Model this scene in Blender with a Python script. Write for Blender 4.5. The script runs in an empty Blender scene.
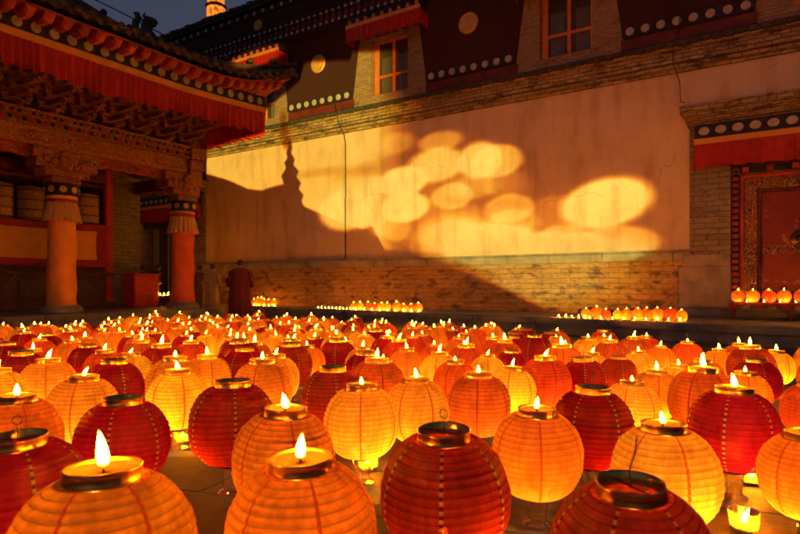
import bpy, bmesh, math, random
from math import sin, cos, pi, sqrt, atan2, radians as R
from mathutils import Vector, Matrix
random.seed(11)
S = bpy.context.scene
COL = S.collection
# ------------------------------------------------------------------ frames
F = 578.0; HZ = 286.0; EYE = 0.78
c_, s_ = .8415, .5403
TH = -atan2(s_, c_)                       # rotation of the temple frame
def ab(a, b): return (c_*a + s_*b, -s_*a + c_*b)
def wa(x, b):                             # photo measure -> metres along the wall
    t = (x-400)/F; return b*(c_*t - s_)/(s_*t + c_)
def wz(x, y, b):
    t = (x-400)/F; return EYE + (HZ-y)/F*b/(s_*t + c_)
def gz(Y): return .04 - .0255*min(max(Y, -2), 9.4)
# ------------------------------------------------------------------ mesh helper
class MB:
    def __init__(s): s.v = []; s.f = []; s.m = []; s.uv = None
    def add(s, vs, fs, mi=0):
        o = len(s.v); s.v += [tuple(v) for v in vs]
        s.f += [tuple(i+o for i in f) for f in fs]; s.m += [mi]*len(fs); return s
    def box(s, x0, x1, y0, y1, z0, z1, mi=0):
        v = [(x0,y0,z0),(x1,y0,z0),(x1,y1,z0),(x0,y1,z0),(x0,y0,z1),(x1,y0,z1),(x1,y1,z1),(x0,y1,z1)]
        return s.add(v, [(0,3,2,1),(4,5,6,7),(0,1,5,4),(1,2,6,5),(2,3,7,6),(3,0,4,7)], mi)
    def hexa(s, v, mi=0):
        return s.add(v, [(0,3,2,1),(4,5,6,7),(0,1,5,4),(1,2,6,5),(2,3,7,6),(3,0,4,7)], mi)
    def lathe(s, prof, seg=24, c=(0,0,0), mi=0, axis='z', cap=True):
        o = len(s.v); n = len(prof)
        for (r, z) in prof:
            for k in range(seg):
                t = 2*pi*k/seg; x, y = r*cos(t), r*sin(t)
                if axis == 'z': s.v.append((c[0]+x, c[1]+y, c[2]+z))
                elif axis == 'y': s.v.append((c[0]+x, c[1]-z, c[2]+y))
                else: s.v.append((c[0]+z, c[1]+x, c[2]+y))
        for i in range(n-1):
            for k in range(seg):
                k2 = (k+1) % seg
                s.f.append((o+i*seg+k, o+i*seg+k2, o+(i+1)*seg+k2, o+(i+1)*seg+k)); s.m.append(mi)
        if cap:
            if prof[0][0] > 1e-4: s.f.append(tuple(o+k for k in reversed(range(seg)))); s.m.append(mi)
            if prof[-1][0] > 1e-4: s.f.append(tuple(o+(n-1)*seg+k for k in range(seg))); s.m.append(mi)
        return s
    def tube(s, pts, rad, seg=6, mi=0):
        pts = [Vector(p) for p in pts]
        if not isinstance(rad, (list, tuple)): rad = [rad]*len(pts)
        o = len(s.v); ref = Vector((0,0,1))
        for i, p in enumerate(pts):
            d = (pts[min(i+1, len(pts)-1)] - pts[max(i-1, 0)]).normalized()
            r = ref if abs(d.dot(ref)) < .95 else Vector((1,0,0))
            u = d.cross(r).normalized(); w = u.cross(d)
            for k in range(seg):
                t = 2*pi*k/seg; s.v.append(tuple(p + (u*cos(t)+w*sin(t))*rad[i]))
        for i in range(len(pts)-1):
            for k in range(seg):
                k2 = (k+1) % seg
                s.f.append((o+i*seg+k, o+(i+1)*seg+k, o+(i+1)*seg+k2, o+i*seg+k2)); s.m.append(mi)
        s.f.append(tuple(o+k for k in range(seg))); s.m.append(mi)
        s.f.append(tuple(o+(len(pts)-1)*seg+k for k in reversed(range(seg)))); s.m.append(mi)
        return s
    def grid(s, rows, mi=0, closed=False):
        o = len(s.v); n = len(rows[0])
        for r in rows: s.v += [tuple(p) for p in r]
        for i in range(len(rows)-1):
            for k in range(n if closed else n-1):
                k2 = (k+1) % n
                s.f.append((o+i*n+k, o+i*n+k2, o+(i+1)*n+k2, o+(i+1)*n+k)); s.m.append(mi)
        return s
    def build(s, name, mats, parent=None, smooth=False, org=None, bevel=0, solid=0, auto=None):
        me = bpy.data.meshes.new(name)
        og = org if org else (parent_org(parent) if parent else (0,0,0))
        me.from_pydata([(v[0]-og[0], v[1]-og[1], v[2]-og[2]) for v in s.v], [], s.f)
        if not isinstance(mats, (list, tuple)): mats = [mats]
        for m in mats: me.materials.append(m)
        me.polygons.foreach_set('material_index', s.m)
        if s.uv:
            ul = me.uv_layers.new(name='UVMap')
            for l in me.loops: ul.data[l.index].uv = s.uv[l.vertex_index]
        me.update()
        if smooth: me.polygons.foreach_set('use_smooth', [True]*len(me.polygons))
        o = bpy.data.objects.new(name, me); COL.objects.link(o)
        if parent: o.parent = parent
        if solid:
            m = o.modifiers.new('Solid', 'SOLIDIFY'); m.thickness = solid; m.offset = 0
        if bevel:
            m = o.modifiers.new('Bevel', 'BEVEL'); m.width = bevel; m.segments = 1; m.limit_method = 'ANGLE'
        return o
ORG = {}
def parent_org(p):
    while p is not None and p.name not in ORG: p = p.parent
    return ORG[p.name] if p is not None else (0,0,0)
def tag(o, label, cat, group=None, kind=None):
    if label: o['label'] = label
    if cat: o['category'] = cat
    if group: o['group'] = group
    if kind: o['kind'] = kind
    return o
def empty(name, loc=(0,0,0), rz=0, sc=1):
    o = bpy.data.objects.new(name, None); COL.objects.link(o); o.empty_display_size = .1
    o.location = loc; o.rotation_euler = (0,0,rz); o.scale = (sc,)*3
    return o
def thing_ab(name, a, b, z, label, cat, group=None):   # root in the temple frame
    x, y = ab(a, b); o = empty(name, (x, y, z), TH); ORG[o.name] = (a, b, z)
    return tag(o, label, cat, group)
# ------------------------------------------------------------------ materials
def nmat(name):
    m = bpy.data.materials.new(name); m.use_nodes = True
    nt = m.node_tree; return m, nt, nt.nodes['Principled BSDF']
def N(nt, t, **k):
    n = nt.nodes.new(t)
    for a, v in k.items():
        if a.startswith('i_'):
            key = a[2:]; key = int(key) if key.isdigit() else key.replace('_', ' ')
            n.inputs[key].default_value = v
        else: setattr(n, a, v)
    return n
def rgba(c): return (c[0], c[1], c[2], 1)
def ramp(nt, stops):
    r = nt.nodes.new('ShaderNodeValToRGB'); e = r.color_ramp.elements
    e[0].position, e[0].color = stops[0][0], rgba(stops[0][1])
    e[1].position, e[1].color = stops[-1][0], rgba(stops[-1][1])
    for p, c in stops[1:-1]:
        x = e.new(p); x.color = rgba(c)
    return r
def pm(name, stops, scale=5, rough=.7, bump=.3, bscale=None, detail=8, metal=0, stretch=(1,1,1), spec=.4, bdist=.02):
    m, nt, p = nmat(name); L = nt.links.new
    tc = N(nt, 'ShaderNodeTexCoord'); mp = N(nt, 'ShaderNodeMapping'); mp.inputs['Scale'].default_value = stretch
    L(tc.outputs['Object'], mp.inputs['Vector'])
    n = N(nt, 'ShaderNodeTexNoise', i_Scale=scale, i_Detail=detail, i_Roughness=.62); L(mp.outputs[0], n.inputs['Vector'])
    if not isinstance(stops[0][0], (int, float)): stops = [(.3+.4*i/(len(stops)-1), c) for i, c in enumerate(stops)]
    r = ramp(nt, stops); L(n.outputs['Fac'], r.inputs[0]); L(r.outputs[0], p.inputs['Base Color'])
    p.inputs['Roughness'].default_value = rough; p.inputs['Metallic'].default_value = metal
    p.inputs['Specular IOR Level'].default_value = spec
    if bump:
        n2 = N(nt, 'ShaderNodeTexNoise', i_Scale=bscale or scale*4, i_Detail=6.0); L(mp.outputs[0], n2.inputs['Vector'])
        b = N(nt, 'ShaderNodeBump', i_Strength=bump, i_Distance=bdist); L(n2.outputs['Fac'], b.inputs['Height']); L(b.outputs[0], p.inputs['Normal'])
    return m
def brickm(name, c1, c2, mortar, w=.42, h=.11, axis='x', dirt=(.05,.03,.02), ms=.012, bump=.6, dirtf=.5):
    m, nt, p = nmat(name); L = nt.links.new
    tc = N(nt, 'ShaderNodeTexCoord'); sx = N(nt, 'ShaderNodeSeparateXYZ'); cx = N(nt, 'ShaderNodeCombineXYZ')
    L(tc.outputs['Object'], sx.inputs[0])
    ad = N(nt, 'ShaderNodeMath', operation='ADD'); L(sx.outputs[0], ad.inputs[0]); L(sx.outputs[1], ad.inputs[1])
    L(ad.outputs[0], cx.inputs[0]); L(sx.outputs[2], cx.inputs[1])
    nz = N(nt, 'ShaderNodeTexNoise', i_Scale=1.6, i_Detail=4.0); L(tc.outputs['Object'], nz.inputs['Vector'])
    wob = N(nt, 'ShaderNodeVectorMath', operation='SCALE'); wob.inputs['Scale'].default_value = .05
    L(nz.outputs['Color'], wob.inputs[0]); va = N(nt, 'ShaderNodeVectorMath', operation='ADD')
    L(cx.outputs[0], va.inputs[0]); L(wob.outputs[0], va.inputs[1])
    br = N(nt, 'ShaderNodeTexBrick'); br.inputs['Scale'].default_value = 1; br.inputs['Brick Width'].default_value = w
    br.inputs['Row Height'].default_value = h; br.inputs['Mortar Size'].default_value = ms; br.inputs['Mortar Smooth'].default_value = .4
    br.inputs['Color1'].default_value = rgba(c1); br.inputs['Color2'].default_value = rgba(c2); br.inputs['Mortar'].default_value = rgba(mortar)
    br.inputs['Bias'].default_value = -.1
    L(va.outputs[0], br.inputs['Vector'])
    n = N(nt, 'ShaderNodeTexNoise', i_Scale=2.2, i_Detail=9.0, i_Roughness=.7)
    mp = N(nt, 'ShaderNodeMapping'); mp.inputs['Scale'].default_value = (1,1,2.6); L(tc.outputs['Object'], mp.inputs['Vector']); L(mp.outputs[0], n.inputs['Vector'])
    mr = N(nt, 'ShaderNodeMapRange', i_From_Min=.52, i_From_Max=.62, i_To_Max=dirtf); L(n.outputs['Fac'], mr.inputs[0])
    mx = N(nt, 'ShaderNodeMix', data_type='RGBA'); L(mr.outputs[0], mx.inputs['Factor']); L(br.outputs['Color'], mx.inputs['A']); mx.inputs['B'].default_value = rgba(dirt)
    n3 = N(nt, 'ShaderNodeTexNoise', i_Scale=9.0, i_Detail=6.0); L(mp.outputs[0], n3.inputs['Vector'])
    r3 = ramp(nt, [(.3, (.72,.72,.72)), (.7, (1.2,1.2,1.2))]); L(n3.outputs['Fac'], r3.inputs[0])
    m2 = N(nt, 'ShaderNodeMix', data_type='RGBA', blend_type='MULTIPLY'); m2.inputs['Factor'].default_value = 1
    L(mx.outputs['Result'], m2.inputs['A']); L(r3.outputs[0], m2.inputs['B']); L(m2.outputs['Result'], p.inputs['Base Color'])
    p.inputs['Roughness'].default_value = .85
    b = N(nt, 'ShaderNodeBump', i_Strength=bump, i_Distance=.02)
    su = N(nt, 'ShaderNodeMath', operation='SUBTRACT'); L(n.outputs['Fac'], su.inputs[0]); L(br.outputs['Fac'], su.inputs[1])
    L(su.outputs[0], b.inputs['Height']); L(b.outputs[0], p.inputs['Normal'])
    return m
def carved(name, base, gold, fleck, scale=9, bump=.9, rough=.5):
    """carved and painted woodwork: scrolls of gilded relief on a dark painted ground"""
    m, nt, p = nmat(name); L = nt.links.new
    tc = N(nt, 'ShaderNodeTexCoord')
    nz = N(nt, 'ShaderNodeTexNoise', i_Scale=scale*.35, i_Detail=3.0); L(tc.outputs['Object'], nz.inputs['Vector'])
    mxv = N(nt, 'ShaderNodeMix', data_type='RGBA', blend_type='LINEAR_LIGHT'); mxv.inputs['Factor'].default_value = .22
    L(tc.outputs['Object'], mxv.inputs['A']); L(nz.outputs['Color'], mxv.inputs['B'])
    vr = N(nt, 'ShaderNodeTexVoronoi', i_Scale=scale*.55, feature='SMOOTH_F1'); vr.inputs['Smoothness'].default_value = .25; L(mxv.outputs['Result'], vr.inputs['Vector'])
    nn_ = N(nt, 'ShaderNodeTexNoise', i_Scale=scale*1.1, i_Detail=2.0); L(tc.outputs['Object'], nn_.inputs['Vector'])
    k1 = N(nt, 'ShaderNodeMath', operation='MULTIPLY_ADD'); L(vr.outputs['Distance'], k1.inputs[0]); k1.inputs[1].default_value = 3.2; L(nn_.outputs['Fac'], k1.inputs[2])
    k2 = N(nt, 'ShaderNodeMath', operation='PINGPONG'); L(k1.outputs[0], k2.inputs[0]); k2.inputs[1].default_value = .25
    wv = N(nt, 'ShaderNodeMapRange', i_From_Min=0.0, i_From_Max=.25); L(k2.outputs[0], wv.inputs[0])
    vo = N(nt, 'ShaderNodeTexVoronoi', i_Scale=scale*1.8); L(mxv.outputs['Result'], vo.inputs['Vector'])
    r = ramp(nt, [(.25, base), (.5, [x*.6+y*.4 for x, y in zip(base, gold)]), (.8, gold)]); L(wv.outputs[0], r.inputs[0])
    sp = N(nt, 'ShaderNodeSeparateColor'); L(vo.outputs['Color'], sp.inputs[0])
    mr = N(nt, 'ShaderNodeMapRange', i_From_Min=.74, i_From_Max=.8, i_To_Max=.75); L(sp.outputs[0], mr.inputs[0])
    mx = N(nt, 'ShaderNodeMix', data_type='RGBA'); L(mr.outputs[0], mx.inputs['Factor']); L(r.outputs[0], mx.inputs['A']); mx.inputs['B'].default_value = rgba(fleck)
    L(mx.outputs['Result'], p.inputs['Base Color']); p.inputs['Roughness'].default_value = rough
    su = N(nt, 'ShaderNodeMath', operation='SUBTRACT'); L(wv.outputs[0], su.inputs[0]); L(vo.outputs['Distance'], su.inputs[1])
    b = N(nt, 'ShaderNodeBump', i_Strength=bump*.7, i_Distance=.022); L(su.outputs[0], b.inputs['Height']); L(b.outputs[0], p.inputs['Normal'])
    return m
M = {}
m, nt, p = nmat('plaster'); L = nt.links.new
tc = N(nt, 'ShaderNodeTexCoord'); mp = N(nt, 'ShaderNodeMapping'); mp.inputs['Scale'].default_value = (1,1,.16); L(tc.outputs['Object'], mp.inputs[0])
n1 = N(nt, 'ShaderNodeTexNoise', i_Scale=2.6, i_Detail=8.0, i_Roughness=.6); L(mp.outputs[0], n1.inputs['Vector'])
n2 = N(nt, 'ShaderNodeTexNoise', i_Scale=.9, i_Detail=9.0, i_Roughness=.65); L(tc.outputs['Object'], n2.inputs['Vector'])
r1 = ramp(nt, [(.3,(.5,.34,.2)),(.5,(.62,.43,.27)),(.7,(.67,.48,.31))]); L(n2.outputs['Fac'], r1.inputs[0])
r2 = ramp(nt, [(.36,(.82,.78,.74)),(.5,(1,1,1)),(.7,(1.04,1.03,1.02))]); L(n1.outputs['Fac'], r2.inputs[0])
m1_ = N(nt, 'ShaderNodeMix', data_type='RGBA', blend_type='MULTIPLY'); m1_.inputs['Factor'].default_value = 1; L(r1.outputs[0], m1_.inputs['A']); L(r2.outputs[0], m1_.inputs['B'])
nv = N(nt, 'ShaderNodeTexNoise', i_Scale=1.5, i_Detail=6.0); L(tc.outputs['Object'], nv.inputs['Vector'])
mv_ = N(nt, 'ShaderNodeMix', data_type='RGBA', blend_type='LINEAR_LIGHT'); mv_.inputs['Factor'].default_value = .3; L(tc.outputs['Object'], mv_.inputs['A']); L(nv.outputs['Color'], mv_.inputs['B'])
vc = N(nt, 'ShaderNodeTexVoronoi', i_Scale=.42, feature='DISTANCE_TO_EDGE'); L(mv_.outputs['Result'], vc.inputs['Vector'])
cm = N(nt, 'ShaderNodeMapRange', i_From_Min=.0015, i_From_Max=.006, i_To_Min=.3, i_To_Max=0.0); L(vc.outputs['Distance'], cm.inputs[0])
gm = N(nt, 'ShaderNodeMapRange', i_From_Min=.5, i_From_Max=.58); L(n2.outputs['Fac'], gm.inputs[0])
cg = N(nt, 'ShaderNodeMath', operation='MULTIPLY'); L(cm.outputs[0], cg.inputs[0]); L(gm.outputs[0], cg.inputs[1])
sz = N(nt, 'ShaderNodeSeparateXYZ'); L(tc.outputs['Object'], sz.inputs[0])
gz_ = N(nt, 'ShaderNodeMapRange', i_From_Min=1.45, i_From_Max=2.3, i_To_Min=.5, i_To_Max=0.0); L(sz.outputs[2], gz_.inputs[0])
gn = N(nt, 'ShaderNodeMath', operation='MULTIPLY'); L(gz_.outputs[0], gn.inputs[0]); L(n1.outputs['Fac'], gn.inputs[1])
m2_ = N(nt, 'ShaderNodeMix', data_type='RGBA'); L(gn.outputs[0], m2_.inputs['Factor']); L(m1_.outputs['Result'], m2_.inputs['A']); m2_.inputs['B'].default_value = (.22,.14,.09,1)
n5 = N(nt, 'ShaderNodeTexNoise', i_Scale=26.0, i_Detail=2.0); L(tc.outputs['Object'], n5.inputs['Vector'])
sp5 = N(nt, 'ShaderNodeMapRange', i_From_Min=.72, i_From_Max=.75, i_To_Max=.5); L(n5.outputs['Fac'], sp5.inputs[0])
ad5 = N(nt, 'ShaderNodeMath', operation='MAXIMUM'); L(cg.outputs[0], ad5.inputs[0]); L(sp5.outputs[0], ad5.inputs[1])
m3_ = N(nt, 'ShaderNodeMix', data_type='RGBA'); L(ad5.outputs[0], m3_.inputs['Factor']); L(m2_.outputs['Result'], m3_.inputs['A']); m3_.inputs['B'].default_value = (.12,.07,.045,1)
L(m3_.outputs['Result'], p.inputs['Base Color']); p.inputs['Roughness'].default_value = .92; p.inputs['Specular IOR Level'].default_value = .2
n6 = N(nt, 'ShaderNodeTexNoise', i_Scale=5.0, i_Detail=9.0); L(tc.outputs['Object'], n6.inputs['Vector'])
b_ = N(nt, 'ShaderNodeBump', i_Strength=.35, i_Distance=.02); L(n6.outputs['Fac'], b_.inputs['Height']); L(b_.outputs[0], p.inputs['Normal'])
M['plaster'] = m
M['stone'] = pm('stone', [(.3,(.15,.115,.085)),(.5,(.24,.19,.14)),(.7,(.3,.25,.19))], 3, .85, .5, 18)
M['brick'] = brickm('brick', (.27,.16,.08), (.34,.21,.105), (.2,.12,.06), .3, .075, dirt=(.07,.045,.03), ms=.008)
M['brickbase'] = brickm('brick_base', (.29,.15,.06), (.37,.2,.085), (.23,.12,.05), .46, .125, dirt=(.05,.028,.016), dirtf=.85, bump=.9, ms=.009)
M['brickpier'] = brickm('brick_pier', (.19,.14,.09), (.25,.19,.12), (.11,.08,.05), .5, .12, dirt=(.06,.04,.025))
M['cornice'] = brickm('cornice_brick', (.4,.26,.12), (.24,.14,.06), (.12,.07,.04), .3, .09, dirt=(.03,.018,.01), dirtf=.85)
M['darktile'] = pm('dark_tile', [(.3,(.02,.017,.015)),(.7,(.07,.055,.045))], 6, .8, .5)
M['twig'] = pm('maroon_twig_frieze', [(.35,(.022,.005,.004)),(.65,(.075,.017,.011))], 30, .95, 1.0, 60, stretch=(1,1,2.2))
M['black'] = pm('black_paint', [(.3,(.01,.009,.012)),(.7,(.022,.018,.024))], 8, .8, .1)
M['disc'] = pm('pale_disc', [(.3,(.3,.22,.15)),(.7,(.5,.4,.29))], 9, .8, .15)
M['golddisc'] = pm('gilded_disc', [(.3,(.42,.2,.035)),(.7,(.66,.36,.07))], 7, .5, .4, 25, metal=.15)
M['red'] = pm('red_paint', [(.25,(.24,.012,.006)),(.5,(.42,.022,.01)),(.75,(.5,.035,.014))], 4, .55, .2)
M['reddark'] = pm('dark_red_paint', [(.3,(.07,.01,.006)),(.7,(.17,.022,.012))], 4, .7, .3)
M['orangepaint'] = pm('orange_window_paint', [(.3,(.5,.12,.015)),(.7,(.66,.2,.025))], 6, .5, .15)
M['fringe'] = pm('red_pleated_cloth', [(.3,(.3,.01,.005)),(.7,(.48,.02,.009))], 7, .85, .2)
M['yellow'] = pm('ochre_cloth', [(.3,(.62,.22,.03)),(.7,(.76,.3,.05))], 4, .8, .15)
M['orangecloth'] = pm('orange_cloth', [(.3,(.74,.2,.025)),(.7,(.9,.31,.045))], 3.2, .7, .5, 4, stretch=(1,1,1.5))
M['redcloth'] = pm('red_orange_cloth', [(.3,(.72,.09,.025)),(.7,(.82,.13,.035))], 3.2, .7, .5, 4)
M['skirt'] = pm('tan_skirt_cloth', [(.3,(.5,.22,.06)),(.7,(.62,.3,.09))], 5, .8, .2)
M['bordercloth'] = pm('red_border_cloth', [(.3,(.26,.012,.008)),(.7,(.36,.02,.012))], 4, .8, .2)
M['wood'] = pm('dark_wood', [(.3,(.035,.02,.012)),(.7,(.09,.05,.028))], 3, .7, .4, stretch=(1,1,.3))
M['carve'] = carved('carved_gilded_wood', (.15,.028,.008), (.52,.2,.04), (.4,.02,.008), 9)
M['carvefine'] = carved('carved_beam_frieze', (.2,.05,.014), (.54,.24,.05), (.45,.03,.01), 11)
M['carvedark'] = carved('carved_dark_panel', (.03,.014,.008), (.13,.065,.03), (.09,.02,.01), 8)
M['doorcarve'] = carved('carved_door_frame', (.035,.01,.006), (.5,.24,.06), (.3,.02,.008), 9, .9)
M['brackets'] = carved('bracket_wood', (.12,.03,.01), (.42,.17,.04), (.3,.03,.01), 12)
M['tile'] = pm('roof_tile', [(.3,(.03,.022,.018)),(.55,(.075,.052,.036)),(.75,(.13,.09,.05))], 5, .8, .6, 22)
M['rafter'] = pm('rafter_red', [(.3,(.36,.035,.012)),(.7,(.52,.075,.022))], 5, .6, .2)
M['brass'] = pm('brass', [(.3,(.42,.2,.04)),(.6,(.68,.38,.09)),(.8,(.76,.48,.16))], 18, .3, .35, 40, metal=1, bdist=.004)
M['brassdark'] = pm('dark_brass', [(.3,(.13,.06,.02)),(.7,(.34,.17,.05))], 14, .35, .3, 40, metal=1, bdist=.004)
M['prayer'] = carved('embossed_prayer_wheel', (.26,.11,.025), (.7,.4,.1), (.45,.22,.05), 11, .6, .35)
M['wire'] = pm('black_wire', [(.3,(.012,.01,.008)),(.7,(.03,.02,.015))], 8, .5, 0)
M['wick'] = pm('wick', [(.3,(.015,.01,.008)),(.7,(.05,.03,.02))], 30, .9, 0)
M['skin'] = pm('skin', [(.3,(.3,.16,.1)),(.7,(.4,.22,.14))], 6, .6, 0)
M['hair'] = pm('black_hair', [(.3,(.008,.006,.005)),(.7,(.02,.016,.014))], 30, .6, .4)
M['maroonrobe'] = pm('maroon_robe', [(.3,(.075,.008,.007)),(.7,(.13,.013,.01))], 4, .9, .4, 9)
M['tanrobe'] = pm('tan_coat', [(.3,(.2,.12,.055)),(.7,(.3,.19,.09))], 4, .9, .4, 9)
M['darkcloth'] = pm('dark_cloth', [(.3,(.035,.022,.02)),(.7,(.07,.045,.036))], 4, .9, .4, 9)
M['bluewall'] = pm('grey_blue_wall', [(.3,(.42,.42,.46)),(.7,(.56,.55,.58))], 2, .9, .2)
M['redpeel'] = pm('peeling_red_door_paint', [(.28,(.17,.008,.004)),(.6,(.22,.012,.005)),(.63,(.36,.14,.045)),(.8,(.3,.1,.03))], 3.6, .6, .4, 16)

# glazing
m, nt, p = nmat('window_glass'); L = nt.links.new
p.inputs['Base Color'].default_value = (.05,.048,.028,1); p.inputs['Roughness'].default_value = .12
p.inputs['Specular IOR Level'].default_value = .28
tr_ = N(nt, 'ShaderNodeBsdfTransparent'); mx_ = N(nt, 'ShaderNodeMixShader'); mx_.inputs[0].default_value = .38; L(tr_.outputs[0], mx_.inputs[1]); L(p.outputs[0], mx_.inputs[2]); L(mx_.outputs[0], nt.nodes['Material Output'].inputs[0])
M['pane'] = m
m, nt, p = nmat('clear_glass'); L = nt.links.new; nt.nodes.remove(p)
tr = N(nt, 'ShaderNodeBsdfTransparent'); tr.inputs[0].default_value = (1,.93,.82,1)
gl = N(nt, 'ShaderNodeBsdfGlossy', i_Roughness=.12); gl.inputs[0].default_value = (1,.95,.85,1)
tl = N(nt, 'ShaderNodeBsdfTranslucent'); tl.inputs[0].default_value = (.85,.7,.5,1)
lw = N(nt, 'ShaderNodeLayerWeight', i_Blend=.45); mr = N(nt, 'ShaderNodeMapRange', i_To_Min=.08, i_To_Max=.75); L(lw.outputs['Facing'], mr.inputs[0])
ma = N(nt, 'ShaderNodeMixShader'); L(mr.outputs[0], ma.inputs[0]); L(tr.outputs[0], ma.inputs[1]); L(gl.outputs[0], ma.inputs[2])
mb_ = N(nt, 'ShaderNodeMixShader'); mb_.inputs[0].default_value = .16; L(ma.outputs[0], mb_.inputs[1]); L(tl.outputs[0], mb_.inputs[2])
L(mb_.outputs[0], nt.nodes['Material Output'].inputs[0])
M['glass'] = m
# wax: glows because the flame above shines into it
m, nt, p = nmat('candle_wax'); L = nt.links.new
tb = N(nt, 'ShaderNodeBsdfTranslucent'); tb.inputs[0].default_value = (.12,.065,.02,1)
p.inputs['Base Color'].default_value = (.1,.05,.012,1); p.inputs['Roughness'].default_value = .35
mx = N(nt, 'ShaderNodeMixShader'); mx.inputs[0].default_value = .3
L(p.outputs[0], mx.inputs[1]); L(tb.outputs[0], mx.inputs[2]); L(mx.outputs[0], nt.nodes['Material Output'].inputs[0])
M['wax'] = m
def flame_mat(name, core, edge, sc):
    m, nt, p = nmat(name); L = nt.links.new
    nt.nodes.remove(p)
    lw = N(nt, 'ShaderNodeLayerWeight', i_Blend=.35)
    tc = N(nt, 'ShaderNodeTexCoord'); sx = N(nt, 'ShaderNodeSeparateXYZ'); L(tc.outputs['Generated'], sx.inputs[0])
    r = ramp(nt, [(0, core), (.38, core), (.72, edge)]); L(lw.outputs['Facing'], r.inputs[0])
    rr = ramp(nt, [(0, (.001,.001,.001)), (.1, (.002,.002,.002)), (.24, (.8,.8,.8)), (.35, (1,1,1)), (.82, (1,1,1)), (.95, (.01,.01,.01)), (1, (.002,.002,.002))]); L(sx.outputs[2], rr.inputs[0])
    mul = N(nt, 'ShaderNodeMath', operation='MULTIPLY'); mul.inputs[1].default_value = sc
    L(rr.outputs[0], mul.inputs[0])
    em = N(nt, 'ShaderNodeEmission'); L(r.outputs[0], em.inputs[0]); L(mul.outputs[0], em.inputs[1])
    L(em.outputs[0], nt.nodes['Material Output'].inputs[0])
    return m
FL = 1000.0
M['flame'] = flame_mat('flame', (1,.29,.0035), (.0016,.00045,.00002), FL)
M['flame_inner'] = flame_mat('flame_inside', (1,.5,.12), (.1,.03,.002), 40.0)
def paper(name, col, seamcol, dots=False, back=.09, transp=.08):
    m, nt, p = nmat(name); L = nt.links.new
    nt.nodes.remove(p)
    uv = N(nt, 'ShaderNodeUVMap'); uv.uv_map = 'UVMap'; sx = N(nt, 'ShaderNodeSeparateXYZ'); L(uv.outputs[0], sx.inputs[0])
    # u: six seams ; v: wire bands
    mu = N(nt, 'ShaderNodeMath', operation='MULTIPLY'); mu.inputs[1].default_value = 6; L(sx.outputs[0], mu.inputs[0])
    fr = N(nt, 'ShaderNodeMath', operation='PINGPONG'); fr.inputs[1].default_value = .5; L(mu.outputs[0], fr.inputs[0])
    seam = N(nt, 'ShaderNodeMapRange', i_From_Min=.022, i_From_Max=.032, i_To_Min=1.0, i_To_Max=0.0); L(fr.outputs[0], seam.inputs[0])
    tc0 = N(nt, 'ShaderNodeTexCoord'); oi0 = N(nt, 'ShaderNodeObjectInfo'); va0 = N(nt, 'ShaderNodeVectorMath', operation='ADD'); L(tc0.outputs['Object'], va0.inputs[0]); L(oi0.outputs['Random'], va0.inputs[1])
    nw = N(nt, 'ShaderNodeTexNoise', i_Scale=9.0, i_Detail=3.0); L(va0.outputs[0], nw.inputs['Vector'])
    mw = N(nt, 'ShaderNodeMapRange', i_To_Min=-.012, i_To_Max=.012); L(nw.outputs['Fac'], mw.inputs[0])
    aw0 = N(nt, 'ShaderNodeMath', operation='ADD'); L(sx.outputs[1], aw0.inputs[0]); L(mw.outputs[0], aw0.inputs[1])
    mv = N(nt, 'ShaderNodeMath', operation='MULTIPLY'); mv.inputs[1].default_value = 17; L(aw0.outputs[0], mv.inputs[0])
    fv = N(nt, 'ShaderNodeMath', operation='PINGPONG'); fv.inputs[1].default_value = .5; L(mv.outputs[0], fv.inputs[0])
    wire = N(nt, 'ShaderNodeMapRange', i_From_Min=.03, i_From_Max=.1, i_To_Min=1.0, i_To_Max=0.0); L(fv.outputs[0], wire.inputs[0])
    tc = N(nt, 'ShaderNodeTexCoord'); oi = N(nt, 'ShaderNodeObjectInfo')
    va = N(nt, 'ShaderNodeVectorMath', operation='ADD'); L(tc.outputs['Object'], va.inputs[0]); L(oi.outputs['Random'], va.inputs[1])
    mps = N(nt, 'ShaderNodeMapping'); mps.inputs['Scale'].default_value = (1,1,.45); L(va.outputs[0], mps.inputs[0])
    nz = N(nt, 'ShaderNodeTexNoise', i_Scale=11.0, i_Detail=7.0, i_Roughness=.65); L(mps.outputs[0], nz.inputs['Vector'])
    rr = ramp(nt, [(.33, [x*.55 for x in col]), (.6, col)]); L(nz.outputs['Fac'], rr.inputs[0])
    hs = N(nt, 'ShaderNodeHueSaturation')
    fb = N(nt, 'ShaderNodeTexNoise', i_Scale=60.0, i_Detail=3.0); mpf = N(nt, 'ShaderNodeMapping'); mpf.inputs['Scale'].default_value = (1,1,.25); L(va.outputs[0], mpf.inputs[0]); L(mpf.outputs[0], fb.inputs['Vector'])
    mrf = N(nt, 'ShaderNodeMapRange', i_From_Min=.35, i_From_Max=.65, i_To_Min=.78, i_To_Max=1.08); L(fb.outputs['Fac'], mrf.inputs[0]); L(mrf.outputs[0], hs.inputs['Value'])
    mr = N(nt, 'ShaderNodeMapRange', i_To_Min=.485, i_To_Max=.515); L(oi.outputs['Random'], mr.inputs[0]); L(mr.outputs[0], hs.inputs['Hue'])
    L(rr.outputs[0], hs.inputs['Color'])
    m1 = N(nt, 'ShaderNodeMix', data_type='RGBA'); L(seam.outputs[0], m1.inputs['Factor']); L(hs.outputs[0], m1.inputs['A'])
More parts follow.
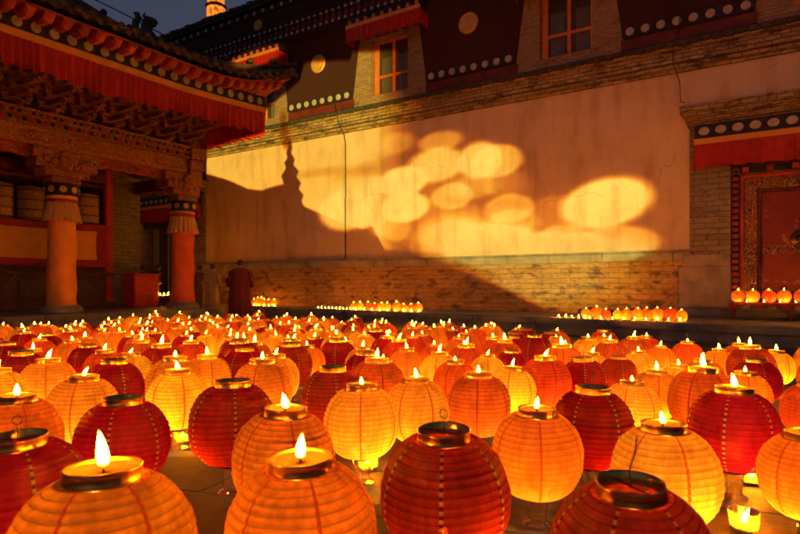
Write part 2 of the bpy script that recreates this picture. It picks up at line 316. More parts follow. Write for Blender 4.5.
    if dots:
        mm = N(nt, 'ShaderNodeMath', operation='GREATER_THAN'); mm.inputs[1].default_value = .25; L(fv.outputs[0], mm.inputs[0])
        md = N(nt, 'ShaderNodeMix', data_type='RGBA'); L(mm.outputs[0], md.inputs['Factor']); md.inputs['A'].default_value = rgba([x*.25 for x in col]); md.inputs['B'].default_value = rgba(seamcol)
        L(md.outputs['Result'], m1.inputs['B'])
    else: m1.inputs['B'].default_value = rgba(seamcol)
    m2 = N(nt, 'ShaderNodeMix', data_type='RGBA'); L(wire.outputs[0], m2.inputs['Factor']); L(m1.outputs['Result'], m2.inputs['A']); m2.inputs['B'].default_value = rgba([x*.38 for x in col])
    bn = N(nt, 'ShaderNodeBump', i_Strength=.5, i_Distance=.006); L(nz.outputs['Fac'], bn.inputs['Height'])
    di = N(nt, 'ShaderNodeBsdfDiffuse'); tb = N(nt, 'ShaderNodeBsdfTranslucent'); L(bn.outputs[0], di.inputs['Normal']); L(bn.outputs[0], tb.inputs['Normal']); tp = N(nt, 'ShaderNodeBsdfTransparent')
    L(m2.outputs['Result'], di.inputs[0]); L(m2.outputs['Result'], tb.inputs[0]); L(m1.outputs['Result'], tp.inputs[0])
    a = N(nt, 'ShaderNodeMixShader'); a.inputs[0].default_value = 1-back; L(di.outputs[0], a.inputs[1]); L(tb.outputs[0], a.inputs[2])
    gl = N(nt, 'ShaderNodeBsdfGlossy', i_Roughness=.45); gl.inputs[0].default_value = (.9,.7,.5,1)
    a2 = N(nt, 'ShaderNodeMixShader'); a2.inputs[0].default_value = .03; L(a.outputs[0], a2.inputs[1]); L(gl.outputs[0], a2.inputs[2])
    b = N(nt, 'ShaderNodeMixShader'); b.inputs[0].default_value = transp; L(a2.outputs[0], b.inputs[1]); L(tp.outputs[0], b.inputs[2])
    L(b.outputs[0], nt.nodes['Material Output'].inputs[0])
    return m
M['p_orange'] = paper('orange_paper', (.96,.28,.018), (.5,.05,.01))
M['p_yellow'] = paper('yellow_orange_paper', (.98,.38,.03), (.5,.07,.012))
M['p_redorange'] = paper('red_orange_paper', (.92,.14,.018), (.4,.03,.01))
M['p_red'] = paper('red_paper', (.66,.016,.009), (.7,.35,.07), True, transp=.05)

# paving: big worn slabs with dark joints
m, nt, p = nmat('paving_slabs'); L = nt.links.new
tc = N(nt, 'ShaderNodeTexCoord'); mp = N(nt, 'ShaderNodeMapping'); mp.inputs['Rotation'].default_value = (0,0,.35); L(tc.outputs['Object'], mp.inputs[0])
n0 = N(nt, 'ShaderNodeTexNoise', i_Scale=1.4, i_Detail=5.0); L(mp.outputs[0], n0.inputs['Vector'])
wob = N(nt, 'ShaderNodeVectorMath', operation='SCALE'); wob.inputs['Scale'].default_value = .16; L(n0.outputs['Color'], wob.inputs[0])
va = N(nt, 'ShaderNodeVectorMath', operation='ADD'); L(mp.outputs[0], va.inputs[0]); L(wob.outputs[0], va.inputs[1])
br = N(nt, 'ShaderNodeTexBrick'); br.inputs['Scale'].default_value = 1; br.inputs['Brick Width'].default_value = .95; br.inputs['Row Height'].default_value = .48
br.inputs['Mortar Size'].default_value = .012; br.inputs['Mortar Smooth'].default_value = .5
br.inputs['Color1'].default_value = (.085,.06,.04,1); br.inputs['Color2'].default_value = (.13,.095,.065,1); br.inputs['Mortar'].default_value = (.02,.014,.01,1)
L(va.outputs[0], br.inputs['Vector'])
n1 = N(nt, 'ShaderNodeTexNoise', i_Scale=11.0, i_Detail=9.0, i_Roughness=.7); L(tc.outputs['Object'], n1.inputs['Vector'])
r1 = ramp(nt, [(.3, (.5,.5,.5)), (.7, (1.25,1.2,1.15))]); L(n1.outputs['Fac'], r1.inputs[0])
mx = N(nt, 'ShaderNodeMix', data_type='RGBA', blend_type='MULTIPLY'); mx.inputs['Factor'].default_value = 1
L(br.outputs['Color'], mx.inputs['A']); L(r1.outputs[0], mx.inputs['B']); L(mx.outputs['Result'], p.inputs['Base Color'])
p.inputs['Roughness'].default_value = .55
su = N(nt, 'ShaderNodeMath', operation='SUBTRACT'); L(n1.outputs['Fac'], su.inputs[0]); L(br.outputs['Fac'], su.inputs[1])
b = N(nt, 'ShaderNodeBump', i_Strength=.8, i_Distance=.02); L(su.outputs[0], b.inputs['Height']); L(b.outputs[0], p.inputs['Normal'])
M['paving'] = m

# ------------------------------------------------------------------ world
w = bpy.data.worlds.new('World'); S.world = w; w.use_nodes = True; nt = w.node_tree
bg = nt.nodes['Background']; sk = nt.nodes.new('ShaderNodeTexSky'); sk.sky_type = 'NISHITA'; sk.sun_disc = False
SUN_EL, SUN_AZ = R(-1.0), R(200)
sk.sun_elevation = SUN_EL; sk.sun_rotation = SUN_AZ; sk.dust_density = 1.5; sk.ozone_density = 2.0
hs = nt.nodes.new('ShaderNodeHueSaturation'); hs.inputs['Saturation'].default_value = .75
nt.links.new(sk.outputs[0], hs.inputs['Color']); tn = N(nt, 'ShaderNodeMix', data_type='RGBA', blend_type='MULTIPLY'); tn.inputs['Factor'].default_value = 1; tn.inputs['B'].default_value = (1,.86,1,1)
nt.links.new(hs.outputs[0], tn.inputs['A']); nt.links.new(tn.outputs['Result'], bg.inputs[0]); bg.inputs[1].default_value = .25
# ------------------------------------------------------------------ ground
g = MB()
ys = [-60, -2, 2, 5, 9.4, 60, 140]
for i in range(len(ys)-1):
    g.add([(-140,ys[i],gz(ys[i])),(140,ys[i],gz(ys[i])),(140,ys[i+1],gz(ys[i+1])),(-140,ys[i+1],gz(ys[i+1]))], [(0,1,2,3)])
g.build('ground', M['paving'])['kind'] = 'structure'
# terrace along the temple wall
edge = [(-19.5,14.0),(-17,13.6),(-7.2,12.2),(.5,10.95),(7,10.2),(14,10.0)]
t = MB()
Z0, Z1 = -.3, .12
top = [(a,b,Z1) for a, b in edge] + [(14,14.6,Z1),(-19.5,14.6,Z1)]
n = len(top)
t.add(top + [(x,y,Z0) for x, y, z in top], [tuple(range(n))] + [(i+n, (i+1)%n+n, (i+1)%n, i) for i in range(n)])
o = t.build('terrace', M['stone']); o.rotation_euler = (0,0,TH); o['kind'] = 'structure'
t = MB()
for i in range(len(edge)-1):
    (a0,b0),(a1,b1) = edge[i], edge[i+1]; nn = max(1, int((a1-a0)/1.3))
    for k in range(nn):
        u0, u1 = k/nn, (k+1)/nn-.006
        p0 = (a0+(a1-a0)*u0, b0+(b1-b0)*u0); p1 = (a0+(a1-a0)*u1, b0+(b1-b0)*u1)
        t.hexa([(p0[0],p0[1]-.05,Z1-.13),(p1[0],p1[1]-.05,Z1-.13),(p1[0],p1[1]+.35,Z1-.13),(p0[0],p0[1]+.35,Z1-.13),
                (p0[0],p0[1]-.05,Z1+.015),(p1[0],p1[1]-.05,Z1+.015),(p1[0],p1[1]+.35,Z1+.015),(p0[0],p0[1]+.35,Z1+.015)])
o = t.build('terrace_kerb', M['stone'], bevel=.012); o.rotation_euler = (0,0,TH); o['kind'] = 'structure'

# ------------------------------------------------------------------ shared cloth helpers (temple frame)
def pleats(path, z_top, z_bot, pitch=.16, amp=.035, wave=.03, seed=1, flare=.0):
    """hanging pleated cloth along a path of (a,b,zlift); returns a MB"""
    rnd = random.Random(seed); mb = MB(); pts = []
    for i in range(len(path)-1):
        p0, p1 = Vector(path[i]), Vector(path[i+1]); L_ = (p1-p0).length; n = max(2, int(L_/pitch*8))
        d = (p1-p0); nrm = Vector((d.y, -d.x, 0)).normalized()
        for k in range(n + (1 if i == len(path)-2 else 0)): pts.append((p0+d*(k/n), nrm, L_*k/n + i*100))
    ph = 0; rows = [[] for _ in range(6)]; pv = 0
    for j, (q, nrm, s) in enumerate(pts):
        ph = 2*pi*s/pitch + 1.6*sin(s*2.1+seed) + 1.2*sin(s*5.3) + .8*sin(s*9.7+seed)
        tri = (abs(((ph/(2*pi)) % 1)*2-1)*2-1)
        for r in range(6):
            u = r/5; A = amp*(.15+.85*u)*(tri*.75+.25*sin(ph*.5))
            zb = z_bot + wave*(.5*sin(s*1.9+seed)+.5*sin(ph*.5+1)) 
            z = z_top+(zb-z_top)*u
            w = q + nrm*(A+flare*u); rows[r].append((w.x, w.y, z+q.z))
    mb.grid(rows); return mb
def discs_on(mb, pts, r, facing, th=.02, mi=1, seg=20, sq=1.0):
    for (a, b, z) in pts:
        o = len(mb.v)
        mb.lathe([(r*.2,0),(r*.93,0),(r,th*.2),(r,th*.5),(r*.9,th),(0.0001,th)], seg, (0,0,0), mi, 'z', cap=False)
        for i in range(o, len(mb.v)):
            x, y, zz = mb.v[i]
            if facing == '-b': mb.v[i] = (a+x, b-zz, z+y*sq)
            else: mb.v[i] = (a+zz, b+x, z+y*sq)
BW = 14.12
# ------------------------------------------------------------------ temple building
T = thing_ab('temple_building', -6, BW, Z1, 'long temple building with whitewashed lower wall, maroon frieze and brick window piers', 'temple')
A0, A1 = -23.5, 9.0; AL = -17.6; AR = wa(690, BW); AD0 = wa(731, BW)
PB, PT = 1.58, 5.50
DA1 = AD0 + 2.9; PIE = DA1 + .75      # right jamb of the doorway
mb = MB(); mb.box(AL, AR, BW, BW+.5, PB, PT); mb.box(AR, PIE, BW, BW+.5, 4.7, PT); mb.box(PIE, A1, BW, BW+.5, PB, PT)
mb.build('plaster_wall', M['plaster'], T)
BX0 = wa(678, BW-.1)
mb = MB(); mb.box(AL, BX0-.003, BW-.06, BW+.5, Z1, 1.34); mb.box(PIE+.003, A1, BW-.06, BW+.5, Z1, 1.34); mb.box(BX0-.003, AR-.145, BW-.06, BW+.4, 1.21, 1.34); mb.build('brick_base', M['brickbase'], T)
mb = MB()
a = AL
rnd = random.Random(4)
while a < AR:
    l = rnd.uniform(1.1, 1.9); a2 = min(a+l, AR+.01)
    mb.box(a, a2-.008, BW-.12, BW+.1, 1.34, PB-.05); a = a2
mb.box(AL-.05, AR+.02, BW-.15, BW+.1, PB-.047, PB); mb.box(PIE, A1, BW-.12, BW+.1, 1.34, PB)
mb.build('coping_course', M['stone'], T, bevel=.012)
# stepped brick cornice
mb = MB()
zz = PT; prof = [.06,.12,.2,.2,.26]; hs = [.07,.1,.09,.17,.1]
for pr, h in zip(prof, hs):
    mb.box(A0, A1, BW-pr, BW+.4, zz, zz+h-.004); zz += h
mb.build('brick_cornice', M['cornice'], T, bevel=.008)
mb = MB(); mb.box(A0, A1, BW-.34, BW+.2, zz, zz+.05)
for k in range(int((A1-A0)/.22)):
    mb.box(A0+k*.22+.02, A0+k*.22+.2, BW-.37, BW+.1, zz-.03+.035*sin(k*1.7)*.3, zz+.075)
CT = zz+.08
mb.hexa([(A0,BW-.34,CT-.03),(A1,BW-.34,CT-.03),(A1,BW,CT-.03),(A0,BW,CT-.03),(A0,BW-.3,CT-.0),(A1,BW-.3,CT-.0),(A1,BW-.02,CT+.11),(A0,BW-.02,CT+.11)])
mb.build('cornice_tiles', M['darktile'], T, bevel=.006)
# upper storey brick with window openings
WIN = [-14.72,-9.42,-4.22,1.05,6.3]; WW = .62; WZ0, WZ1 = 6.47, 8.15; UT = 8.75
mb = MB(); UB = CT+.0
mb.box(A0, A1, BW, BW+.5, UB-.1, WZ0); mb.box(A0, A1, BW, BW+.5, WZ1, UT)
e = A0
for wc in WIN: mb.box(e, wc-WW-.06, BW, BW+.5, WZ0, WZ1); e = wc+WW
mb.box(e, A1, BW, BW+.5, WZ0, WZ1)
mb.build('upper_brick_wall', M['brick'], T)
# windows
for wc in WIN:
    x0, x1 = wc-WW, wc+WW
    f = MB(); y0 = BW+.2; y1 = BW+.28; fw = .09
    f.box(x0-.06, x0+fw, y0, y1, WZ0, WZ1); f.box(x1-fw, x1, y0, y1, WZ0, WZ1)
    f.box(x0+fw, x1-fw, y0, y1, WZ0, WZ0+fw); f.box(x0+fw, x1-fw, y0, y1, WZ1-fw, WZ1)
    f.box(wc-.045, wc+.045, y0+.003, y1, WZ0+fw, WZ1-fw)
    zt = WZ0+.56; f.box(x0+fw, wc-.045, y0+.005, y1, zt, zt+.08); f.box(wc+.045, x1-fw, y0+.005, y1, zt, zt+.08)
    W = f.build('window', M['orangepaint'], T, bevel=.008)
    g = MB(); g.box(x0+.02, x1-.02, y1-.04, y1-.03, WZ0+.02, WZ1-.02); g.build('pane', M['pane'], W)
    g = MB()
    for q in (-1, 1):
        n = 14; rows = []
        for r in range(4):
            rows.append([(wc+q*(.14+.36*k/n), y1+.05+.012*sin(k*2.2), WZ0+.5+(WZ1-WZ0-.62)*r/3-.35) for k in range(n+1)])
        g.grid(rows)
    g.build('curtain', M['bluewall'], W)
# maroon frieze panels
for i in range(len(WIN)-1):
    ctr = (WIN[i]+WIN[i+1])/2; hb, ht = 1.3, 1.62
    mb = MB(); zb, zt = 6.5, UT+.01
    mb.hexa([(ctr-hb,BW-.1,zb),(ctr+hb,BW-.1,zb),(ctr+hb,BW-.002,zb),(ctr-hb,BW-.002,zb),(ctr-ht,BW-.1,zt),(ctr+ht,BW-.1,zt),(ctr+ht,BW-.002,zt),(ctr-ht,BW-.002,zt)])
    P = mb.build('frieze_panel', M['twig'], T)
    mb = MB(); mb.box(ctr-hb-.02, ctr+hb+.02, BW-.12, BW-.102, 6.49, 6.75); nn = 8
    discs_on(mb, [(ctr-hb+.16+k*(2*hb-.32)/(nn-1), BW-.12, 6.62) for k in range(nn)], .095, '-b')
    mb.build('disc_border', [M['black'], M['disc']], P)
    mb = MB(); discs_on(mb, [(ctr, BW-.1, 7.82)], .29, '-b', .06, 0, 28); discs_on(mb, [(ctr, BW-.16, 7.82)], .17, '-b', .03, 0, 24)
    mb.build('gilded_disc', M['golddisc'], P)
    mb = MB(); mb.box(ctr-hb-.05, ctr+hb+.05, BW-.05, BW-.003, UB+.13, 6.485); mb.build('red_strip', M['redstrip'] if 'redstrip' in M else M['reddark'], P)
# awnings over the windows
for wi, wc in enumerate(WIN):
    aw = empty('awning'); aw.parent = T
    x0, x1 = wc-1.2, wc+1.35; y0 = BW-.55
    mb = MB(); mb.box(x0, x1, y0, BW-.11, 8.64, 8.72); mb.box(x0+.04, x1-.04, y0+.04, BW-.11, 8.5, 8.638)
    for k in range(9): 
        xx = x0+.08+k*(x1-x0-.24)/8; mb.box(xx, xx+.09, y0+.0, y0+.045, 8.52, 8.62, 1)
    mb.build('awning_frame', [M['black'], M['orangepaint']], aw)
    mb = MB(); mb.box(x0-.01, x1+.01, y0-.012, y0+.002, 8.38, 8.5); mb.build('ochre_band', M['yellow'], aw)
    mb = pleats([(x0,BW-.12,0),(x0,y0-.01,0),(x1,y0-.01,0),(x1,BW-.12,0)], 8.4, 7.98, .13, .03, .02, wi)
    mb.build('fringe', M['fringe'], aw, solid=.006)
    mb = MB()
    for k in range(6): mb.box(x0+.35+k*.33, x0+.5+k*.33, y0+.2, BW-.0, 8.2, 8.34)
    mb.build('lintel_blocks', M['reddark'], aw)
# main eave: two rows of pale discs on dark red beam ends
mb = MB(); y0 = BW-.5
mb.box(A0, A1, y0, BW+.4, UT+.02, UT+.12, 0); mb.box(A0, A1, y0+.1, BW+.4, UT+.12, UT+.34, 2); mb.box(A0, A1, y0, BW+.4, UT+.34, UT+.46, 0)
nn = int((A1-A0)/.24)
for k in range(nn): mb.box(A0+.04+k*.24, A0+.17+k*.24, y0+.02, y0+.098, UT+.14, UT+.32, 3)
discs_on(mb, [(A0+.1+k*.24, y0, UT+.07) for k in range(nn)], .052, '-b', seg=10)
discs_on(mb, [(A0+.1+k*.24, y0, UT+.4) for k in range(nn)], .052, '-b', seg=10)
mb.box(A0, A1, y0-.05, BW+.4, UT+.465, UT+.52, 0)
mb.build('eave', [M['black'], M['disc'], M['twig'], M['reddark']], T)
mb = MB(); mb.box(A0, A1, BW-.1, BW+.4, UT+.52, 10.02, 0)
mb.build('parapet', M['twig'], T)
mb = MB(); mb.box(A0, A1, BW-.14, BW+.4, 10.02, 10.24, 0)
nn = int((A1-A0)/.42)
discs_on(mb, [(A0+.2+k*.42, BW-.14, 10.13) for k in range(nn)], .07, '-b', seg=12)
mb.build('parapet_border', [M['black'], M['disc']], T)
mb = MB(); mb.box(A0, A1, BW-.3, BW+.5, 10.24, 10.32)
for k in range(int((A1-A0)/.3)): mb.box(A0+k*.3+.03, A0+k*.3+.26, BW-.36, BW+.4, 10.32, 10.45+.02*sin(k*2.3))
mb.build('parapet_coping', M['darktile'], T)
for x in (-14.75,-10.2,-5.0): mb = MB(); discs_on(mb, [(x, BW-.1, 9.68)], .2, '-b', .05, 0, 24); mb.build('parapet_disc', M['golddisc'], T)
mb = MB(); mb.box(-18.3, A1, BW+.5, BW+7, 0, 10.2); mb.box(A0, -18.303, BW+.62, BW+7, 0, 10.2); mb.build('building_core', M['brick'], T)
# --- doorway builder
def doorway(a_l, a_r, pier_w, ext=0, far=False):
    d = empty('doorway'); d.parent = T
    # piers
    for side, (x0, x1) in enumerate(((a_l-pier_w, a_l), (a_r, a_r+pier_w))):
        mb = MB(); mb.box(x0, x1, BW-.1, BW+.49, 1.2 if not far else .5, 4.22)
        q = mb.build('brick_pier', M['brickpier'], d)
        mb = MB(); mb.box(x0-(.14 if side == 0 else 0), x1+(.14 if side else 0), BW-.17, BW+.48, 1.199, 1.46); mb.build('pier_cap', M['stone'], q, bevel=.015)
        mb = MB(); mb.box(x0-(ext if side == 0 else 0), x1+(.1 if side else 0), BW-.14, BW+.485, .3, 1.198); mb.box(x0-(ext if side == 0 else 0)-.02, x1+.14, BW-.17, BW+.47, Z1, .297); mb.build('pier_base', M['stone'], q, bevel=.015)
    L0, R0 = a_l-pier_w, a_r+pier_w
    mb = MB(); zz = 4.22
    for pr, h, ex in ((.16,.07,.03),(.24,.1,.06),(.34,.1,.1),(.42,.16,.16)):
        mb.box(L0-ex, R0+ex, BW-pr, BW+.1, zz, zz+h-.003); zz += h
    mb.build('porch_cornice', M['cornice'], d, bevel=.01)
    v = MB(); y0 = BW-.3
    v.box(L0+.12, R0-.12, y0, BW-.1, 3.92, 4.218, 0)
    nn = int((R0-L0-.3)/.31)
    discs_on(v, [(L0+.3+k*.31, y0, 4.07) for k in range(nn)], .105, '-b', sq=.82)
    v.build('disc_band', [M['black'], M['disc']], d)
    v = MB(); v.box(L0+.11, R0-.11, y0-.012, y0+.03, 3.8, 3.917); v.build('ochre_band', M['yellow'], d)
    v = pleats([(L0+.12,BW-.12,0),(L0+.12,y0,0),(R0-.12,y0,0),(R0-.12,BW-.12,0)], 3.82, 3.28, .17, .035, .03, 5, .02); v.build('fringe', M['fringe'], d, solid=.006)
    return d
DW = doorway(AD0, DA1, AD0-AR, AR-BX0-.01)
yb = BW+.3; x0, x1 = AD0, DA1
mb = MB(); mb.box(x0, x1, yb-.02, BW+.5, 3.3, 4.2); mb.build('lintel_wall', M['wood'], DW)
# nested carved frames
def frame(name, xa, xb, zt, w, y0, y1, mat, mi=None):
    f = MB(); f.box(xa, xa+w, y0, y1, .36, zt); f.box(xb-w, xb, y0, y1, .36, zt); f.box(xa+w, xb-w, y0, y1, zt-w, zt)
    return f.build(name, mat, DW, bevel=.008)
frame('door_frame_outer', x0+.001, x1-.001, 3.3, .16, yb-.17, yb+.1, M['doorcarve'])
f = MB()
for k in range(26):
    if x0+.2+k*.22 < x1-.3: f.box(x0+.2+k*.22, x0+.32+k*.22, yb-.23, yb-.172, 3.18, 3.29, k % 2)
f.box(x0+.161, x1-.161, yb-.2, yb-.1, 3.17, 3.3, 1); f.build('painted_dentils', [M['red'], M['black']], DW)
f = MB(); f.box(x0+.01, x0+.15, yb-.19, yb-.172, .42, 3.16, 1)
for k in range(20): f.box(x0+.02, x0+.13, yb-.2, yb-.185, .45+k*.135, .53+k*.135, 0)
f.build('painted_side_strip', [M['red'], M['black']], DW)
frame('door_frame_red', x0+.163, x1-.163, 3.137, .07, yb-.12, yb+.1, M['red'])
frame('door_frame_gilt', x0+.236, x1-.236, 3.064, .24, yb-.09, yb+.1, M['doorcarve'])
frame('door_frame_inner', x0+.479, x1-.479, 2.82, .06, yb-.05, yb+.1, M['reddark'])
dl = x0+.542; dr = x1-.542; dm = (dl+dr)/2
for (xa, xb) in ((dl, dm-.006), (dm+.006, dr)):
    f = MB(); f.box(xa, xb, yb, yb+.08, .4, 2.758); D = f.build('door_leaf', M['redpeel'], DW, bevel=.01)
    for q0, q1 in ((1.45,1.63),(.62,.7)):
        f = MB(); f.box(xa+.02, xb-.02, yb-.014, yb-.001, q0, q1); f.build('iron_strap', M['doorcarve'], D)
    f = MB(); hx = xb-.21 if xa == dl else xa+.21
    f.lathe([(.19,0),(.19,.02),(.15,.035),(.08,.05),(.06,.1),(.001,.12)], 24, (hx, yb-.001, 1.75), 0, 'y')
    f.tube([(hx+.1*sin(q), yb-.1, 1.68-.12*(1-cos(q))/1.0) for q in [2*pi*k/14 for k in range(15)]], .014, 6)
    f.build('ring_handle', M['brassdark'], D, smooth=True)
mb = MB(); mb.box(x0-.02, x1, yb-.6, yb+.2, Z1, .36); mb.build('door_sill', M['stone'], DW, bevel=.02)
# far doorway to the left behind the pavilion
DF = doorway(-21.6, -18.35, .72, far=True)
mb = MB(); mb.box(-21.6,-20.55, BW+.55, BW+.6, Z1, 3.1); mb.build('passage_end_wall', M['bluewall'], DF)
mb = MB(); mb.box(-20.55,-20.3, BW+.1, BW+.3, Z1, 3.9); mb.box(-21.6,-18.35, BW+.1, BW+.3, 3.1, 3.9); mb.box(-19.9, -18.35, BW+.12, BW+.2, Z1, 3.1); mb.build('wooden_partition', M['wood'], DF)
mb = MB(); mb.box(-21.6, -18.35, BW-.1, BW+.4, 4.7, PT); mb.box(A0, -22.33, BW-.1, BW+.4, Z1, PT); mb.build('side_brick_wall', M['brick'], DF)

# offering shelf by the right door
SA0, SA1 = wa(728, 13.2), wa(728, 13.2)+3.0
SB = 13.35
sh = thing_ab('offering_shelf', (SA0+SA1)/2, SB, Z1, 'low red painted shelf below the carved red door, holding a row of small lanterns', 'shelf')
mb = MB(); mb.box(SA0, SA1, SB-.22, SB+.22, .40, .45); mb.build('shelf_top', M['red'], sh, bevel=.006)
mb = MB()
for k in range(14): mb.box(SA0+.03+k*.215, SA0+.16+k*.215, SB-.2, SB-.17, .325, .398, k % 2)
mb.build('painted_trim', [M['red'], M['yellow']], sh)
for k in range(4):
    mb = MB(); q = SA0+.05+k*(SA1-SA0-.16)/3; mb.box(q, q+.07, SB-.16, SB+.16, Z1, .397); mb.build('leg', M['reddark'], sh)

# cables on the wall
def cable(pts, label, r=.013):
    a, b, z = pts[0]; o = thing_ab('cable', a, b, z, None, None); COL.objects.unlink(o); 
    mb = MB(); mb.tube(pts, r, 6); c = mb.build('wall_cable', M['wire'], None, org=pts[0])
    c.location = o.location; c.rotation_euler = (0,0,TH); bpy.data.objects.remove(o)
    tag(c, label, 'cable'); return c
xa = wa(346, BW)
cable([(xa-.18,BW-.3,6.35),(xa-.05,BW-.38,6.0),(xa-.03,BW-.3,5.7),(xa,BW-.1,5.45),(xa,BW-.03,5.2),(xa+.01,BW-.03,3.5),(xa-.005,BW-.03,3.48),(xa,BW-.03,2.0),(xa,BW-.03,1.6)], 'thin dark cable running down the glowing plaster wall', .017)
xa = wa(681, BW)
cable([(xa,BW-.14,8.7),(xa+.01,BW-.14,6.9),(xa,BW-.3,6.3),(xa-.12,BW-.38,6.0),(xa-.12,BW-.3,5.6),(xa-.02,BW-.08,5.3),(xa+.0,BW-.05,4.85),(xa+.1,BW-.3,4.74)], 'dark cable hanging past the cornice above the right doorway', .012)

# ------------------------------------------------------------------ pavilion
PA = -15.07; COLB = [.53, 4.1, 7.67, 11.24]; PZ = .1
PV = thing_ab('pavilion', PA, 7.67, 0, 'ornate open pavilion with curled tiled eave, red pleated valance and gilded beams', 'pavilion')
mb = MB(); mb.box(-26, PA+.95, -6, 11.95, -.3, PZ-.12); mb.box(-26, PA+.9, -6, 11.9, PZ-.118, PZ-.004); mb.build('platform', M['stone'], PV)
mb = MB()
k = -6.0; rnd = random.Random(8)
while k < 11.9:
    l = rnd.uniform(1.0,1.6); mb.box(PA+.55, PA+1.0, k, min(k+l, 12)-.01, PZ-.12, PZ+.004); k += l
mb.build('platform_kerb', M['stone'], PV, bevel=.012)
def column(b, cloth, red):
    c = empty('column'); c.parent = PV
    C0 = (PA, b, PZ); r = .325
    mb = MB(); mb.lathe([(.47,0),(.48,.05),(.47,.1),(.42,.16),(.38,.19),(.36,.2)], 36, C0); mb.build('stone_base', M['stone'], c, smooth=True)
    mb = MB(); rows = []; H0, H1 = .2, 2.42; n = 64
    for i in range(41):
        u = i/40; z = H0+(H1-H0)*u; row = []
        for k in range(n):
            th = 2*pi*k/n
            rr = r*(1.02-.05*u) + .012*sin(th*3+z*4.2)*sin(z*2.3+b) + .009*sin(th*2-z*7+b*3) + .006*sin(th*5+z*11)*sin(z*3+th) + .008*max(0,sin(th*1.5+z*9+b))**4
            if u < .04: rr += .012
            row.append((PA+rr*cos(th), b+rr*sin(th), PZ+z))
        rows.append(row)
    mb.grid(rows, closed=True); mb.build('cloth_wrap', cloth, c, smooth=True)
    mb = MB(); rows = []; n = 120
    for i in range(7):
        u = i/6; row = []
        for k in range(n):
            th = 2*pi*k/n; rr = .335+.1*u + (.004+.03*u)*sin(th*20+.6*sin(th*3)); row.append((PA+rr*cos(th), b+rr*sin(th), PZ+2.78-.5*u-.012*sin(th*9)))
        rows.append(row)
    mb.grid(rows, closed=True); mb.build('pleated_skirt', M['skirt'], c, smooth=True, solid=.008)
    mb = MB(); mb.lathe([(.325,2.76),(.345,2.77),(.345,2.84),(.33,2.85)], 36, C0, 0); mb.lathe([(.33,2.85),(.35,2.86),(.35,2.93),(.33,2.94)], 36, C0, 1)
    mb.build('cloth_bands', [M['bordercloth'], M['orangecloth']], c, smooth=True)
    mb = MB(); mb.lathe([(.32,2.94),(.37,2.95),(.40,3.22),(.36,3.24)], 36, C0, 0)
    o0 = len(mb.v)
    for k in range(9):
        th = 2*pi*k/9+.3; cx, cy = PA+.386*cos(th), b+.386*sin(th); o1 = len(mb.v)
        mb.lathe([(.085,0),(.08,.014),(.001,.02)], 16, (0,0,0), 1, 'x', cap=False)
        Rm = Matrix.Rotation(th, 3, 'Z')
        for i in range(o1, len(mb.v)): v = Rm @ Vector(mb.v[i]); mb.v[i] = (v.x+cx, v.y+cy, v.z+PZ+3.08)
    mb.build('painted_capital', [M['black'], M['golddisc']], c)
for i, b in enumerate(COLB):
    column(b, M['redcloth'] if i in (3, 0) else M['orangecloth'], i == 3)
# beams: architrave with cartouches, frieze, red scalloped apron
B0, B1 = -2.0, 11.45
mb = MB(); mb.box(PA-.22, PA+.22, B0, B1, 4.17, 4.62); mb.build('carved_beam', M['carvefine'], PV, bevel=.02)
mb = MB()
for z, p, h in ((4.62,.3,.05),(4.67,.26,.12),(4.79,.32,.05),(4.84,.28,.1),(4.94,.36,.05)): mb.box(PA-.22, PA+p, B0, B1+.1, z, z+h-.003)
nn = int((B1-B0)/.16)
for k in range(nn): mb.box(PA+.26, PA+.285, B0+k*.16, B0+k*.16+.08, 4.69, 4.77, 1 if k % 2 else 2); mb.box(PA+.28, PA+.30, B0+.05+k*.16, B0+k*.16+.12, 4.86, 4.92, 2 if k % 3 else 1)
mb.build('beam_moulding', [M['carve'], M['red'], M['black']], PV)
for bc, hw in ((2.3,1.15),(5.9,1.15),(9.45,1.2)):
    for s0 in (-1, 0, 1):
        b_ = bc+s0*1.22; h_ = .52
        pts = [(h_*cos(q)*(1 if abs(cos(q)) < .99 else 1), .13*sin(q)) for q in [2*pi*k/28 for k in range(28)]]
        pts = [(max(-h_, min(h_, x*1.25)), z) for x, z in pts]
        mb = MB(); mb.add([(PA+.225, b_+x, 4.4+z) for x, z in pts] + [(PA+.255, b_+x*.93, 4.4+z*.86) for x, z in pts],
                [(i, (i+1) % 28, (i+1) % 28+28, i+28) for i in range(28)] + [tuple(range(28, 56))])
        mb.build('cartouche', M['carve'], PV)
